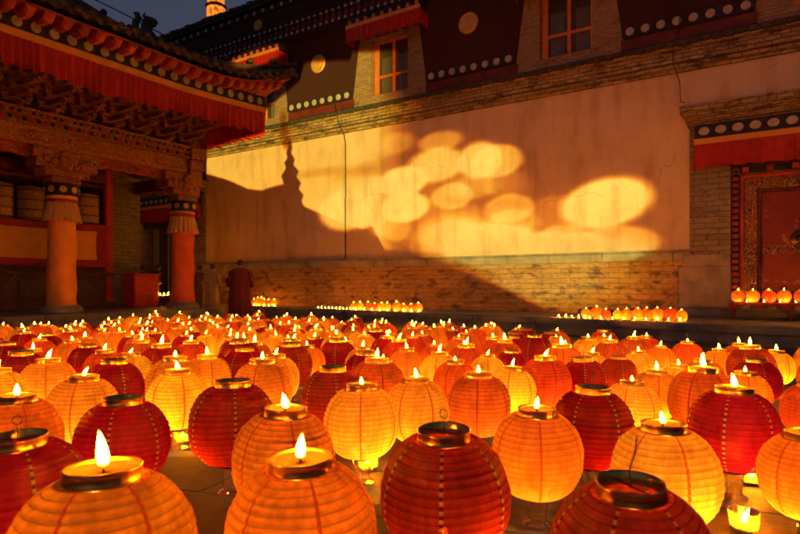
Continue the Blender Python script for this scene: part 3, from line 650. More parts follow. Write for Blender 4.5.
def apron(b_l, b_r):
    """red scalloped apron hanging under the beam between two columns"""
    n = 90; top = []; bot = []
    for k in range(n+1):
        u = k/n; b = b_l+(b_r-b_l)*u; e = abs(2*u-1)
        d = .22 + .1*max(0, e-.35)/.65 + (.42*max(0, (e-.62)/.38)**1.1)
        d += .035*abs(sin(u*pi*9))
        bot.append((b, 4.168-d))
    mb = MB(); x0, x1 = PA-.05, PA+.06
    vs = []; fs = []
    for b, z in bot: vs += [(x1,b,4.168),(x1,b,z),(x0,b,z),(x0,b,4.168)]
    for k in range(n):
        q = k*4; fs += [(q+4,q,q+1,q+5),(q+1,q+2,q+6,q+5),(q+2,q+3,q+7,q+6)]
    mb.add(vs, fs); mb.build('scalloped_apron', M['red'], PV)
    mb = MB()                                         # gilded scroll edging
    mb.tube([(x1+.005, b, z+.03) for b, z in bot], .028, 6)
    for k in range(3, n-2, 6):
        b, z = bot[k]; rr = .05+.04*abs(2*k/n-1)
        mb.tube([(x1+.02, b+rr*(1-q/14)*cos(q*.75), z+.06+rr*.9+rr*(1-q/14)*sin(q*.75)) for q in range(13)], [.02-.001*q for q in range(13)], 5)
        mb.tube([(x1+.015, b-.06-.04*q, z+.09+rr+.03*sin(q)) for q in range(5)], [.022,.03,.026,.018,.008], 5)
    mb.build('gilded_scrolls', M['carve'], PV, smooth=True)
for i in range(3): apron(COLB[i], COLB[i+1])
apron(COLB[0]-3.5, COLB[0])
for b in COLB:                                          # carved console over each capital
    mb = MB(); e = b > 11
    w0 = .85 if not e else .3
    for (hw, z0, z1, dx) in ((.36,3.33,3.5,.2),(.55,3.5,3.68,.24),(.75,3.68,3.9,.26),(.8,3.9,4.16,.22)):
        mb.box(PA-dx, PA+dx+.06, b-hw, b+min(hw, w0), z0, z1-.003)
    for q in range(-3, 4):
        if e and q > 1: continue
        mb.lathe([(.001,-.06),(.1,-.03),(.12,.02),(.06,.07),(.001,.09)], 12, (PA+.3, b+q*.17, 3.72+.05*abs(q)), 0, 'x')
    mb.lathe([(.001,-.06),(.2,-.02),(.23,.04),(.16,.08),(.12,.06),(.09,.1),(.001,.13)], 22, (PA+.33, b, 3.92), 0, 'x')
    mb.build('carved_console', M['carve'], PV, bevel=.03, smooth=False)
mb = MB()                                                # corner drop post
for (h, z0, z1) in ((.14,3.35,3.5),(.19,3.5,3.8),(.24,3.8,4.3),(.28,4.3,4.62),(.34,4.62,4.98)): mb.box(PA-h+.02, PA+h+.08, B1-.2, B1+.05+h*.9, z0, z1-.003)
for k in range(8): mb.lathe([(.001,-.05),(.08,-.02),(.1,.03),(.001,.08)], 10, (PA+.05+.05*sin(k*2.), B1+.25-.02*(8-k), 3.5+k*.17), 0, 'y')
mb.build('corner_post_carving', M['carve'], PV, bevel=.03)
for (b_, z0, z1) in ((COLB[3],3.75,4.15),(COLB[3],4.3,4.95),(COLB[0],3.9,4.3),(COLB[1],3.9,4.3),(COLB[2],3.9,4.3)):
    mb = MB(); mb.box(-17.6, PA-.25, b_-.12, b_+.12, z0, z1); mb.build('side_beam', M['reddark'], PV, bevel=.02)
# bracket sets
def bracket(b, side=False):
    mb = MB()
    def bx(d0, d1, w0, w1, z0, z1):
        if not side: mb.box(PA+d0, PA+d1, b+w0, b+w1, z0, z1)
        else: mb.box(b+w0, b+w1, B1+d0, B1+d1, z0, z1)
    for lv in range(4):
        z = 5.0+lv*.2; reach = .25+lv*.38
        bx(0, reach+.1, -.06, .06, z, z+.12)
        for q in range(lv+1):
            d = .18+q*.38; hw = .3+.04*(lv-q)
            bx(d-.05, d+.05, -hw, hw, z+.1, z+.19)
            for sgn in (-1, 0, 1): bx(d-.08, d+.08, sgn*hw*.88-.07, sgn*hw*.88+.07, z+.19, z+.262)
        d = reach+.1
        if not side: mb.lathe([(.001,-.05),(.07,-.02),(.085,.03),(.03,.1),(.001,.12)], 8, (PA+d, b, z+.05), 0, 'x')
        else: mb.lathe([(.001,.12),(.03,.1),(.085,.03),(.07,-.02),(.001,-.05)], 8, (b, B1+d, z+.05), 0, 'z')
    mb.build('bracket_set', M['brackets'], PV, bevel=.022)
k = 1.0
while k < 11.4: bracket(k); k += .79
for k in range(4): bracket(PA-.3-k*.9, True)
mb = MB(); mb.box(PA+.0, PA+.04, B0, B1, 4.98, 5.95); mb.box(-19, PA, B1-.02, B1+.02, 4.98, 5.95); mb.build('bracket_backboard', M['wood'], PV)
# eave geometry
EA, EB = -11.95, 12.85          # eave lines
def lift(d):                    # corner upturn, d = distance along the eave from the corner
    u = max(0, 1-d/3.6); return .78*u**2.2
def rz_(k): 
    pts = [(0,6.36),(1,6.62),(2,6.98),(3.2,7.6),(4.3,8.5),(5.5,9.8),(7,11.3)]
    for i in range(len(pts)-1):
        if k <= pts[i+1][0]:
            u = (k-pts[i][0])/(pts[i+1][0]-pts[i][0]); return pts[i][1]+(pts[i+1][1]-pts[i][1])*u
    return pts[-1][1]
def roofz(a, b):
    da, db = EA-a, EB-b; k = min(da, db); al = max(da, db)-k
    return rz_(k)+lift(al+k*.6)*max(0, 1-k/4.0)
mb = MB(); st = .0525; nb = int((EB+6)/st)
rows = []
for i in range(23):
    k = 5.5*i/22
    row = []
    for j in range(nb+1):
        b = -6+j*st; da = k
        b = min(b, EB-k); a = EA-k
        cor = .045*max(0, cos(2*pi*j/6)) if b < EB-k else 0
        row.append((a, b, roofz(a, b)+.1+cor))
    rows.append(row)
mb.grid(rows)
rows = []; na = int(10/st)
for i in range(23):
    k = 5.5*i/22; row = []
    for j in range(na+1):
        a = EA-j*st; a = min(a, EA-k); b = EB-k
        cor = .045*max(0, cos(2*pi*j/6)) if a < EA-k else 0
        row.append((a, b, roofz(a, b)+.1+cor))
    rows.append(list(reversed(row)))
mb.grid(rows)
mb.build('roof_tiles', M['tile'], PV, solid=.05)
mb = MB()                                              # round tile ends and drip tiles
j = 0
b = -5.9
while b < EB-.15:
    z = roofz(EA, b)
    mb.lathe([(.001,.02),(.05,.035),(.085,.02),(.085,-.2),(.06,-.22)], 12, (EA+.03, b, z+.1), 0, 'x')
    mb.hexa([(EA-.1,b+.07,z+.03),(EA+.03,b+.07,z+.03),(EA+.03,b+.25,z+.03),(EA-.1,b+.25,z+.03),(EA-.1,b+.07,z+.08),(EA+.03,b+.07,z+.08),(EA+.03,b+.25,z+.08),(EA-.1,b+.25,z+.08)])
    mb.add([(EA+.035,b+.06,z+.06),(EA+.035,b+.26,z+.06),(EA+.035,b+.21,z-.03),(EA+.035,b+.16,z-.07),(EA+.035,b+.11,z-.03),
            (EA+.02,b+.06,z+.06),(EA+.02,b+.26,z+.06),(EA+.02,b+.21,z-.03),(EA+.02,b+.16,z-.07),(EA+.02,b+.11,z-.03)],
            [(0,4,3,2,1),(5,6,7,8,9)]+[(i,(i+1)%5,(i+1)%5+5,i+5) for i in range(5)])
    b += .315
mb.build('tile_ends', M['tile'], PV)
mb = MB(); pts = []                                    # hip ridge with curled tip
for i in range(26):
    k = -.02+i*.235; zz = roofz(EA-max(k,0), EB-max(k,0))+.2
    if k < .5: zz += .2*(.5-k)
    pts.append((EA-k, EB-k, zz))
mb.tube(pts, [.05+.009*min(i, 9) for i in range(26)], 8)
for i in range(2, 26, 2):
    x, y, z = pts[i]; mb.lathe([(.001,0),(.09,.02),(.1,.08),(.05,.14),(.001,.17)], 8, (x, y, z+.12), 0)
mb.build('hip_ridge', M['tile'], PV, bevel=0)
# roof beast
mb = MB(); k = 2.95; bx_, by_ = EA-k, EB-k; bz = roofz(bx_, by_)+.2
def blob(c, r, seg=10): mb.lathe([(r*sin(pi*q/6)+.0005, -r*cos(pi*q/6)) for q in range(7)], seg, c, 0, cap=False)
D1 = .5
def bp(f, z): return (bx_+f*D1, by_+f*D1, bz+z*.8)        # along the hip, out towards the tip
mb.tube([bp(-.1,-.15), bp(-.12,.1), bp(-.02,.3), bp(.02,.5), bp(-.05,.62)], [.24,.26,.2,.15,.12], 10)
blob(bp(.1,.16), .2); blob(bp(-.25,.05), .18)
mb.tube([bp(-.05,.6), bp(.08,.72), bp(.3,.7), bp(.42,.74)], [.13,.16,.12,.05], 9)      # snout
mb.tube([bp(.08,.62), bp(.28,.58), bp(.36,.6)], [.08,.06,.03], 7)
mb.tube([bp(-.02,.78), bp(-.1,.92), bp(-.04,1.02)], [.05,.04,.015], 6)                  # horns
mb.tube([bp(-.25,.2), bp(-.42,.4), bp(-.4,.65), bp(-.28,.8), bp(-.34,.95), bp(-.48,.98)], [.12,.11,.1,.09,.07,.02], 8)
for q in range(5): mb.tube([bp(-.38+.02*q,.4+.13*q), bp(-.55+.04*q,.5+.13*q)], [.05,.01], 5)
for q in (-.06, .06): mb.tube([bp(.14,.1), (bp(.2,-.1)[0]+q, bp(.2,-.1)[1]-q, bz-.12)], [.07,.05], 6)
mb.build('roof_beast', M['tile'], PV, smooth=True)
# rafters and soffit
b = -5.8; i = 0
while b < EB-.2:
    d = EB-b; l = lift(d); ia = PA-.05 if b < B1 else PA+ (b-B1)*1.5
    z1 = 6.2+l*.96; z0 = 6.45+l*.1; z1b = z1-.2
    w = .1; ia = min(ia, EA-.6)
    mb = MB()
    # round bellied rafter end
    secs = [(ia, z0-.16, z0), (EA-.75, z1-.08, z1+.1), (EA-.4, z1-.17, z1+.05), (EA-.2, z1-.16, z1+.03), (EA-.1, z1-.06, z1+.02)]
    vs = []
    for (a_, za, zb) in secs: vs += [(a_, b-w, za+.06), (a_, b-w*.5, za), (a_, b+w*.5, za), (a_, b+w, za+.06), (a_, b+w, zb), (a_, b-w, zb)]
    fs = [tuple(range(6)), tuple(reversed(range(24, 30)))]
    for q in range(4):
        for r in range(6): fs.append((q*6+r, q*6+6+r, q*6+6+(r+1) % 6, q*6+(r+1) % 6))
    mb.add(vs, fs); mb.build('rafter', M['rafter'], PV, smooth=False)
    b += .355; i += 1
mb = MB(); rows = []
for k in range(2):
    rows.append([((PA-.2, EA-.12)[k], -6+q*.25, (6.5+lift(EB+6-q*.25)*.1, 6.26+lift(EB+6-q*.25)*.97)[k]) for q in range(76)])
mb.grid(rows)
rows = []
for k in range(2):
    rows.append([(EA-.12-q*.25, (B1-.1, EB-.1)[k], (6.5, 6.27+lift(q*.25))[k]) for q in range(30)])
mb.grid(rows); mb.build('soffit_boards', M['rafter'], PV, solid=.03)
# valance, front and side
VA, VB = -12.5, 12.12
def vl(d): return .17*max(0, 1-d/3.2)**1.6
path = [(VA, -6+q*.3, vl(VB+6-q*.3)) for q in range(int((VB+6)/.3))] + [(VA, VB, vl(0))]
side = [(VA-q*.3, VB, vl(q*.3)) for q in range(1, 20)]
full = path+side
def strip(z0, z1, off, th, mat, name, par):
    m = MB(); vs = []; fs = []
    for (a, b, l) in full:
        oa = off if b <= VB+.001 and a >= VA-.001 else 0; ob = off if b >= VB-.001 else 0
        vs += [(a+oa, b+ob, z0+l), (a+oa, b+ob, z1+l), (a+oa-(th if oa or not ob else 0), b+ob-(th if ob else 0), z1+l), (a+oa-(th if oa or not ob else 0), b+ob-(th if ob else 0), z0+l)]
    for i in range(len(full)-1):
        q = i*4; fs += [(q,q+4,q+5,q+1),(q+1,q+5,q+6,q+2),(q+2,q+6,q+7,q+3),(q+3,q+7,q+4,q)]
    m.add(vs, fs); return m
va_ = empty('valance'); va_.parent = PV
m = strip(5.855, 6.16, .0, .03, None, '', None)
ds = []; b = VB-.2
while b > -5.9: ds.append((VA, b, 6.0+vl(VB-b))); b -= .357
discs_on(m, ds, .105, '+a', seg=18)
m.build('disc_band', [M['black'], M['disc']], va_)
strip(5.7, 5.852, .012, .03, None, '', None).build('ochre_band', M['yellow'], va_)
rows = [[] for _ in range(7)]; s = 0; L_ = 0
dens = []
for i in range(len(full)-1):
    p0, p1 = Vector(full[i]), Vector(full[i+1])
    for q in range(16): dens.append((p0.lerp(p1, q/16), 'a' if p1.y-p0.y > .001 else 'b'))
for i, (q, ax) in enumerate(dens):
    s = i*.3/16; ph = s/.17+.45*sin(s*1.7)+.3*sin(s*4.9)+.18*sin(s*9.1); tri = abs((ph % 1)*2-1)*2-1; gap = 1 if (ph % 1) > .08 else 0
    for r in range(7):
        u = r/6; A = .045*(.2+.8*u)*tri+.02*sin(s*2.2)*u
        zb = 5.1+.03*sin(ph*3.1)+.035*sin(s*1.3)+.02*sin(s*3.7)
        z = 5.71+(zb-5.71)*u+q.z
        rows[r].append((q.x+(A if ax == 'a' else 0)+.0, q.y+(A if ax == 'b' else 0), z))
m = MB(); m.grid(rows); m.build('pleated_fringe', M['fringe'], va_, solid=.006)
mb = MB(); mb.box(-26, PA-.3, -6, 11.3, 4.95, 5.05); mb.build('ceiling', M['wood'], PV)

# ------------------------------------------------------------------ prayer wheel hall behind the pavilion columns
HA = -17.45
PH = thing_ab('prayer_hall', HA, 6, PZ, 'dim hall of prayer wheels behind the pavilion columns, brick pier at its end', 'hall')
mb = MB(); mb.box(HA-.35, HA, -6, 10.42, PZ, 1.42); mb.build('lower_panel_wall', M['carvedark'], PH)
mb = MB()
for k in range(8): mb.box(HA+.003, HA+.05, -1+k*1.45, -1+k*1.45+1.25, .45, .95)
mb.box(HA, HA+.12, -6, 10.42, 1.1, 1.2); mb.box(HA, HA+.15, -6, 10.42, .1, .3); mb.build('carved_panels', M['carvedark'], PH, bevel=.03)
mb = MB(); mb.box(HA-1.5, HA-1.4, -6, 10.42, PZ, 5); mb.build('back_wall', M['wood'], PH)
mb = MB(); mb.box(HA-1.5, HA, 10.42, 11.37, PZ, 5); mb.build('brick_pier', M['brickpier'], PH)
for q in (10.17, 5.0): mb = MB(); mb.box(HA-.1, HA+.1, q, q+.22, PZ, 4.6); mb.build('red_post', M['red'], PH, bevel=.01)
mb = MB(); mb.box(HA-.12, HA+.08, -6, 10.165, 3.95, 4.3); mb.box(HA-.4, HA-.14, -6, 10.165, 2.5, 2.58); mb.box(HA-.5, HA-.05, -6, 10.165, 3.82, 3.9); mb.build('wheel_rails', M['reddark'], PH)
mb = MB(); mb.box(-24, HA-1.5, 11.0, 11.37, PZ, 5); mb.build('side_wall', M['brickpier'], PH)
ordn = ['leftmost','second','third','fourth','rightmost']
# prayer wheels
proto = None
for i, b in enumerate([6.57, 7.38, 8.19, 9.0, 9.81]):
    x, y = ab(HA-.35, b)
    r = empty('prayer_drum', (x, y, 2.6), TH)
    lab = ['brass prayer wheel in the hall, just outside the left edge of the banner view','brass prayer wheel in the hall at the far left edge of the picture','brass prayer wheel hanging left of the orange wrapped column','brass prayer wheel half hidden directly behind the orange wrapped column','brass prayer wheel just right of the orange wrapped column'][i]
    tag(r, lab, 'prayer wheel', 'prayer wheels in the dim hall')
    if proto is None:
        m = MB(); m.lathe([(.06,.0),(.3,.04),(.345,.08),(.345,.96),(.3,1.0),(.06,1.05)], 36); d = m.build('drum', M['prayer'], r, smooth=True, org=(0,0,0))
        m = MB()
        for z in (.1,.34,.62,.9): m.lathe([(.34,z-.025),(.362,z-.012),(.362,z+.012),(.34,z+.025)], 36, cap=False)
        e_ = m.build('raised_band', M['brassdark'], r, smooth=True, org=(0,0,0))
        m = MB(); m.lathe([(.025,-.1),(.025,1.25)], 10); f_ = m.build('axle', M['wood'], r, org=(0,0,0))
        proto = [d, e_, f_]
    else:
        for q in proto: cc = q.copy(); COL.objects.link(cc); cc.parent = r
# banner
m = MB(); ba, b0, b1 = HA+.22, -1.0, 10.17; z0, z1 = 1.37, 2.66
BN = thing_ab('banner', ba, 6, z0, 'long orange cloth banner with red border stretched below the prayer wheels', 'banner')
def bsh(b, u): return .08*sin(b*2.3+u*2)*sin(u*pi)+.02*sin(b*5.1-u*4)+.015*sin(b*9+u*6)*u
rows = []
for i in range(13):
    u = i/12; rows.append([(ba+bsh(b0+(b1-b0)*k/160, u), b0+(b1-b0)*k/160, z1+(z0-z1)*u-.05*sin(pi*(((b1-b0)*k/160) % 3.7)/3.7)*(1-u*.3)) for k in range(161)])
m.grid(rows)
mi = []
for i in range(12):
    for k in range(160): mi.append(1 if (i < 2 or i > 9 or k > 154) else 0)
m.m = mi
m.build('banner_cloth', [M['yellow'], M['bordercloth']], BN, smooth=True, solid=.006)
# red cabinet
ca, cb = -16.75, 10.95
CB = thing_ab('cabinet', ca, cb, PZ, 'red painted wooden cabinet standing in front of the brick pier', 'cabinet')
m = MB(); m.box(ca-.3, ca+.28, cb-.42, cb+.42, PZ+.08, PZ+1.02); m.box(ca-.28, ca+.24, cb-.38, cb+.38, PZ, PZ+.078); m.box(ca-.33, ca+.32, cb-.46, cb+.46, PZ+1.022, PZ+1.07); m.build('carcass', M['red'], CB, bevel=.01)
for q in (-1, 1):
    m = MB(); m.box(ca+.282, ca+.3, cb+(-.4 if q < 0 else .01), cb+(-.01 if q < 0 else .4), PZ+.14, PZ+.72); d = m.build('door', M['red'], CB, bevel=.006)
    m = MB(); m.lathe([(.001,.03),(.018,.02),(.018,0)], 10, (ca+.3, cb+q*.05, PZ+.45), 0, 'x'); m.build('knob', M['brass'], d)
m = MB(); m.box(ca+.282, ca+.3, cb-.4, cb+.4, PZ+.75, PZ+.98); m.build('drawer', M['red'], CB, bevel=.006)

# ------------------------------------------------------------------ lit spire behind the roofs
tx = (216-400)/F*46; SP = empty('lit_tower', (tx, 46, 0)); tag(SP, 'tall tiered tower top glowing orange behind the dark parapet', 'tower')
m = MB(); m.lathe([(2.2,0),(2.0,6),(1.5,12),(1.1,20.6)], 12); m.build('tower_shaft', M['reddark'], SP, org=(0,0,0))
mm, nt, p = nmat('gilding_glow_emission'); p.inputs['Base Color'].default_value = (.8,.3,.05,1); p.inputs['Emission Color'].default_value = (1,.25,.02,1)  # lamplight on the gilding is put into the material as emission
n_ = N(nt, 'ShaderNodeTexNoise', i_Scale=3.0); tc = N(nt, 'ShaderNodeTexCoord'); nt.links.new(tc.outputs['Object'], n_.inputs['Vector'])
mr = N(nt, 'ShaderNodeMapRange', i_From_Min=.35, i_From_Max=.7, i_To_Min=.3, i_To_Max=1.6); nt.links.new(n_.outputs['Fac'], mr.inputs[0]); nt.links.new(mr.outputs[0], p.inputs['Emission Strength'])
m = MB()
for k in range(4):
    z = 20.9+k*1.15; r = .78-.06*k
    for q in range(10):
        th = 2*pi*q/10; m.hexa([(r*cos(th-.22),r*sin(th-.22),z),(r*cos(th+.22),r*sin(th+.22),z),(r*.8*cos(th+.22),r*.8*sin(th+.22),z),(r*.8*cos(th-.22),r*.8*sin(th-.22),z),
            (r*cos(th-.22),r*sin(th-.22),z+.8),(r*cos(th+.22),r*sin(th+.22),z+.8),(r*.8*cos(th+.22),r*.8*sin(th+.22),z+.8),(r*.8*cos(th-.22),r*.8*sin(th-.22),z+.8)])
    m.lathe([(.6-.05*k,z),(.6-.05*k,z+.85)], 12)
m.build('glow_tiers', mm, SP, org=(0,0,0))
for k in range(5):
    m = MB(); z = 20.65+k*1.15; r = .95-.06*k; m.lathe([(r*.8,z-.05),(r,z),(r*1.02,z+.08),(r*.75,z+.22)], 20); m.build('tier_roof', M['tile'], SP, org=(0,0,0))
m = MB(); m.lathe([(.4,25.3),(.15,26.5),(.03,28)], 12); m.build('finial', M['tile'], SP, org=(0,0,0))
# thin overhead line
xs = [((60+q*12.5-400)/F*14.6, 14.6, EYE+(HZ-(-16+q*6.2-1.4*sin(q*pi/9)*1.5))/F*14.6) for q in range(10)]
m = MB(); m.tube([(x-xs[0][0], y-xs[0][1], z-xs[0][2]) for x, y, z in xs], .016, 5)
oc = m.build('overhead_cable', M['wire']); oc.location = xs[0]; tag(oc, 'thin overhead cable crossing the dusk sky above the pavilion roof', 'cable')

# ------------------------------------------------------------------ lanterns
NB = 17; RAD = .15; HB = .288; SH = .10
def shade_mesh(name, mats, seg=56, sub=3, squash=1.0, var=0):
    vr = random.Random(var*7+1); ph = [vr.uniform(0, 6.28) for _ in range(6)]
    m = MB(); m.uv = []; rows = NB*sub; t0, t1 = -R(62), R(65)
    for i in range(rows+1):
        v = i/rows; th = t0+(t1-t0)*v
        fr = (v*NB) % 1; bulge = .005*sin(pi*fr)**.7 if i not in (0, rows) else 0
        band = int(v*NB); rr = RAD*max(0, cos(th))**.8 + bulge*(.75+.5*((band*37+var*11) % 7)/7); z = SH+.012 + (HB-.02)*(sin(th)-sin(t0))/(sin(t1)-sin(t0))*squash
        for k in range(seg+1):
            a = 2*pi*k/seg; fl = 1-.006*(.5-.5*cos(6*a)) 
            d_ = 1+.009*sin(2*a+ph[0]+v*3)+.007*sin(3*a+ph[1]-v*6)+.006*sin(5*a+ph[2]+v*9)-.03*math.exp(-((((a-ph[3]+pi) % (2*pi))-pi)/.35)**2-((v-.62)/.13)**2)*(var % 2)
            zz = z+.0022*sin(a+ph[4]+v*4)*sin(pi*v)+.0016*sin(3*a+ph[5])*sin(pi*v)
            m.v.append((rr*fl*d_*cos(a), rr*fl*d_*sin(a), zz)); m.uv.append((k/seg, v))
    n = seg+1
    for i in range(rows):
        for k in range(seg): m.f.append((i*n+k, i*n+k+1, (i+1)*n+k+1, (i+1)*n+k)); m.m.append(0)
    o = m.build(name, mats, smooth=True); me = o.data; bpy.data.objects.remove(o); return me
def keep(m, name, mats, smooth=True):
    o = m.build(name, mats, smooth=smooth); me = o.data; bpy.data.objects.remove(o); return me
shade = {k: [shade_mesh('paper_shade_'+k, M['p_'+k], var=q) for q in range(4)] for k in ('orange','yellow','redorange','red')}
shade_lo = {k: [shade_mesh('paper_shade_far_'+k, M['p_'+k], 24, 2, var=q) for q in range(2)] for k in ('orange','yellow','redorange','red')}
RT = SH+HB-.012            # foot of the ring
m = MB(); m.lathe([(.0595,RT),(.0625,RT+.001),(.064,RT+.004),(.0625,RT+.007),(.0625,RT+.022),(.064,RT+.025),(.062,RT+.028),(.0595,RT+.026),(.0593,RT)], 40, cap=False)
ring = keep(m, 'brass_ring', M['brass'])
m = MB(); m.lathe([(.001,RT+.014),(.03,RT+.0155),(.055,RT+.017),(.0592,RT+.021)], 30, cap=False); m.lathe([(.0585,RT+.004),(.0585,RT+.012),(.001,RT+.011)], 24, cap=False)
m.v = [v for v in m.v]
waxm = keep(m, 'wax', M['wax'])
m = MB(); m.tube([(0,0,RT+.012),(.0005,0,RT+.022),(.002,0,RT+.03)], .0016, 6); wickm = keep(m, 'wick', M['wick'])
def flame_mesh(h, r, lean, name, z0=0, mat='flame'):
    m = MB(); seg = 10; prof = []
    for i in range(9):
        u = i/8; rr = r*(sin(pi*min(1, u**.62))**.85)*(1-.25*u) if 0 < u < 1 else .0004
        prof.append((max(rr, .0004), u*h))
    m.lathe(prof, seg, cap=False)
    m.v = [(x+lean*(z/h)**2*h, y, z+z0) for x, y, z in m.v]
    return keep(m, name, M[mat])
flames = [flame_mesh(.058, .0108, .08, 'flame'), flame_mesh(.05, .011, -.2, 'flame'), flame_mesh(.064, .0108, .28, 'flame'), flame_mesh(.044, .0102, -.05, 'flame')]
inner_f = flame_mesh(.042, .011, .05, 'inner_flame', 0, 'flame_inner')
flames += [flame_mesh(.052, .0105, .42, 'flame'), flame_mesh(.063, .0115, -.12, 'flame')]
m = MB(); m.lathe([(.05,SH+.016),(.052,SH+.01),(.048,SH-.002),(.036,SH-.006),(.034,SH-.004)], 30, cap=False); botring = keep(m, 'bottom_ring', M['reddark'])
# ribbed glass stand
m = MB(); prof = [(.045,0),(.052,.002),(.052,.006),(.042,.012),(.03,.02),(.031,.03),(.034,.06),(.037,SH-.004)]
seg = 40; o0 = len(m.v); m.lathe(prof, seg, cap=True)
for i in range(len(m.v)):
    k = i % seg; row = i//seg; x, y, z = m.v[i]
    if row >= 4: f = 1+.05*(1 if k % 2 else -1); m.v[i] = (x*f, y*f, z)
glassm = keep(m, 'glass_stand', M['glass'])
m = MB()                                            # wire hanger over an empty ring
m.tube([(-.0585,0,RT+.018),(-.03,0,RT+.02),(0,0,RT+.018),(.03,0,RT+.02),(.0585,0,RT+.018)], .0014, 6)
m.tube([(0,0,RT+.018),(0,0,RT+.05),(.002,0,RT+.055)], .0012, 6)
m.tube([(.011*sin(q*2*pi/12), 0, RT+.064-.011*cos(q*2*pi/12)) for q in range(13)], .0012, 6)
hangm = keep(m, 'wire_hanger', M['wire'])
m = MB()
m.tube([(-.0585,0,RT+.018),(-.03,.002,RT+.02),(0,0,RT+.018),(.03,0,RT+.02),(.0585,0,RT+.018)], .0014, 6)
m.tube([(0,0,RT+.018),(.004,0,RT+.05),(-.01,0,RT+.09),(-.014,0,RT+.12)], .0013, 6)
hangm2 = keep(m, 'wire_hanger_bent', M['wire'])
def child(name, me, par, loc=(0,0,0), rz=0, sc=None):
    o = bpy.data.objects.new(name, me); COL.objects.link(o); o.parent = par; o.location = loc; o.rotation_euler = (0,0,rz)
    if sc: o.scale = sc
    return o
LIGHTS = {}
def inner_light(par, z, kind):
    if kind not in LIGHTS:
        l = bpy.data.lights.new('inner_candle_light', 'POINT'); l.shadow_soft_size = .018
        l.energy, l.color = {'orange': (1.7,(1,.53,.08)), 'yellow': (1.95,(1,.6,.11)), 'redorange': (1.2,(1,.5,.12)), 'red': (.5,(1,.42,.1)), 'litred': (.95,(1,.45,.1))}[kind]
        LIGHTS[kind] = l
    o = bpy.data.objects.new('inner_candle_light', LIGHTS[kind]); COL.objects.link(o); o.parent = par
    q = rl.uniform(-1.1, 1.1)-pi/2-par.rotation_euler[2]; d = rl.uniform(.02, .075); o.location = (d*cos(q), d*sin(q), z); return o
LP = []   # placed positions
rl = random.Random(3)
def lantern(X, Y, kind, lit, sc=1.0, label=None, far=False, name='paper_lantern', group='paper lanterns standing on the courtyard paving', z=None, stand=True):
    r = empty(name, (X, Y, (gz(Y) if z is None else z) - (0 if stand else (SH-.01)*sc)), rl.uniform(0, 6.28), sc)
    tag(r, label, 'lantern', group)
    child('paper_shade', rl.choice((shade_lo if far else shade)[kind]), r)
    if stand: r.rotation_euler[0] = rl.gauss(0, .022); r.rotation_euler[1] = rl.gauss(0, .022)
    child('brass_ring', ring, r)
    if lit:
        if not far:
            w_ = child('wax', waxm, r); child('wick', wickm, w_)
        else: w_ = child('wax', waxm, r)
        k = rl.randrange(6); s = rl.uniform(.8, 1.15)
        fs = .78 if far else 1; child('flame', flames[k], w_, (0,0,RT+.022), rl.uniform(-.5, .5)-r.rotation_euler[2], (s*fs, s*fs, s*fs*rl.uniform(.82, 1.1)))
    elif not far: child('wire_hanger', hangm if rl.random() < .5 else hangm2, r)
    if not far and stand: child('bottom_ring', botring, r); child('glass_stand', glassm, r)
    if not far and rl.random() < .3:
        f = child('inner_flame', inner_f, r, (0,0,SH+.035)); f.scale = (.8,.8,.8)
    inner_light(r, SH+rl.uniform(.045,.08), 'litred' if kind == 'red' and lit else kind)
    LP.append((X, Y)); return r
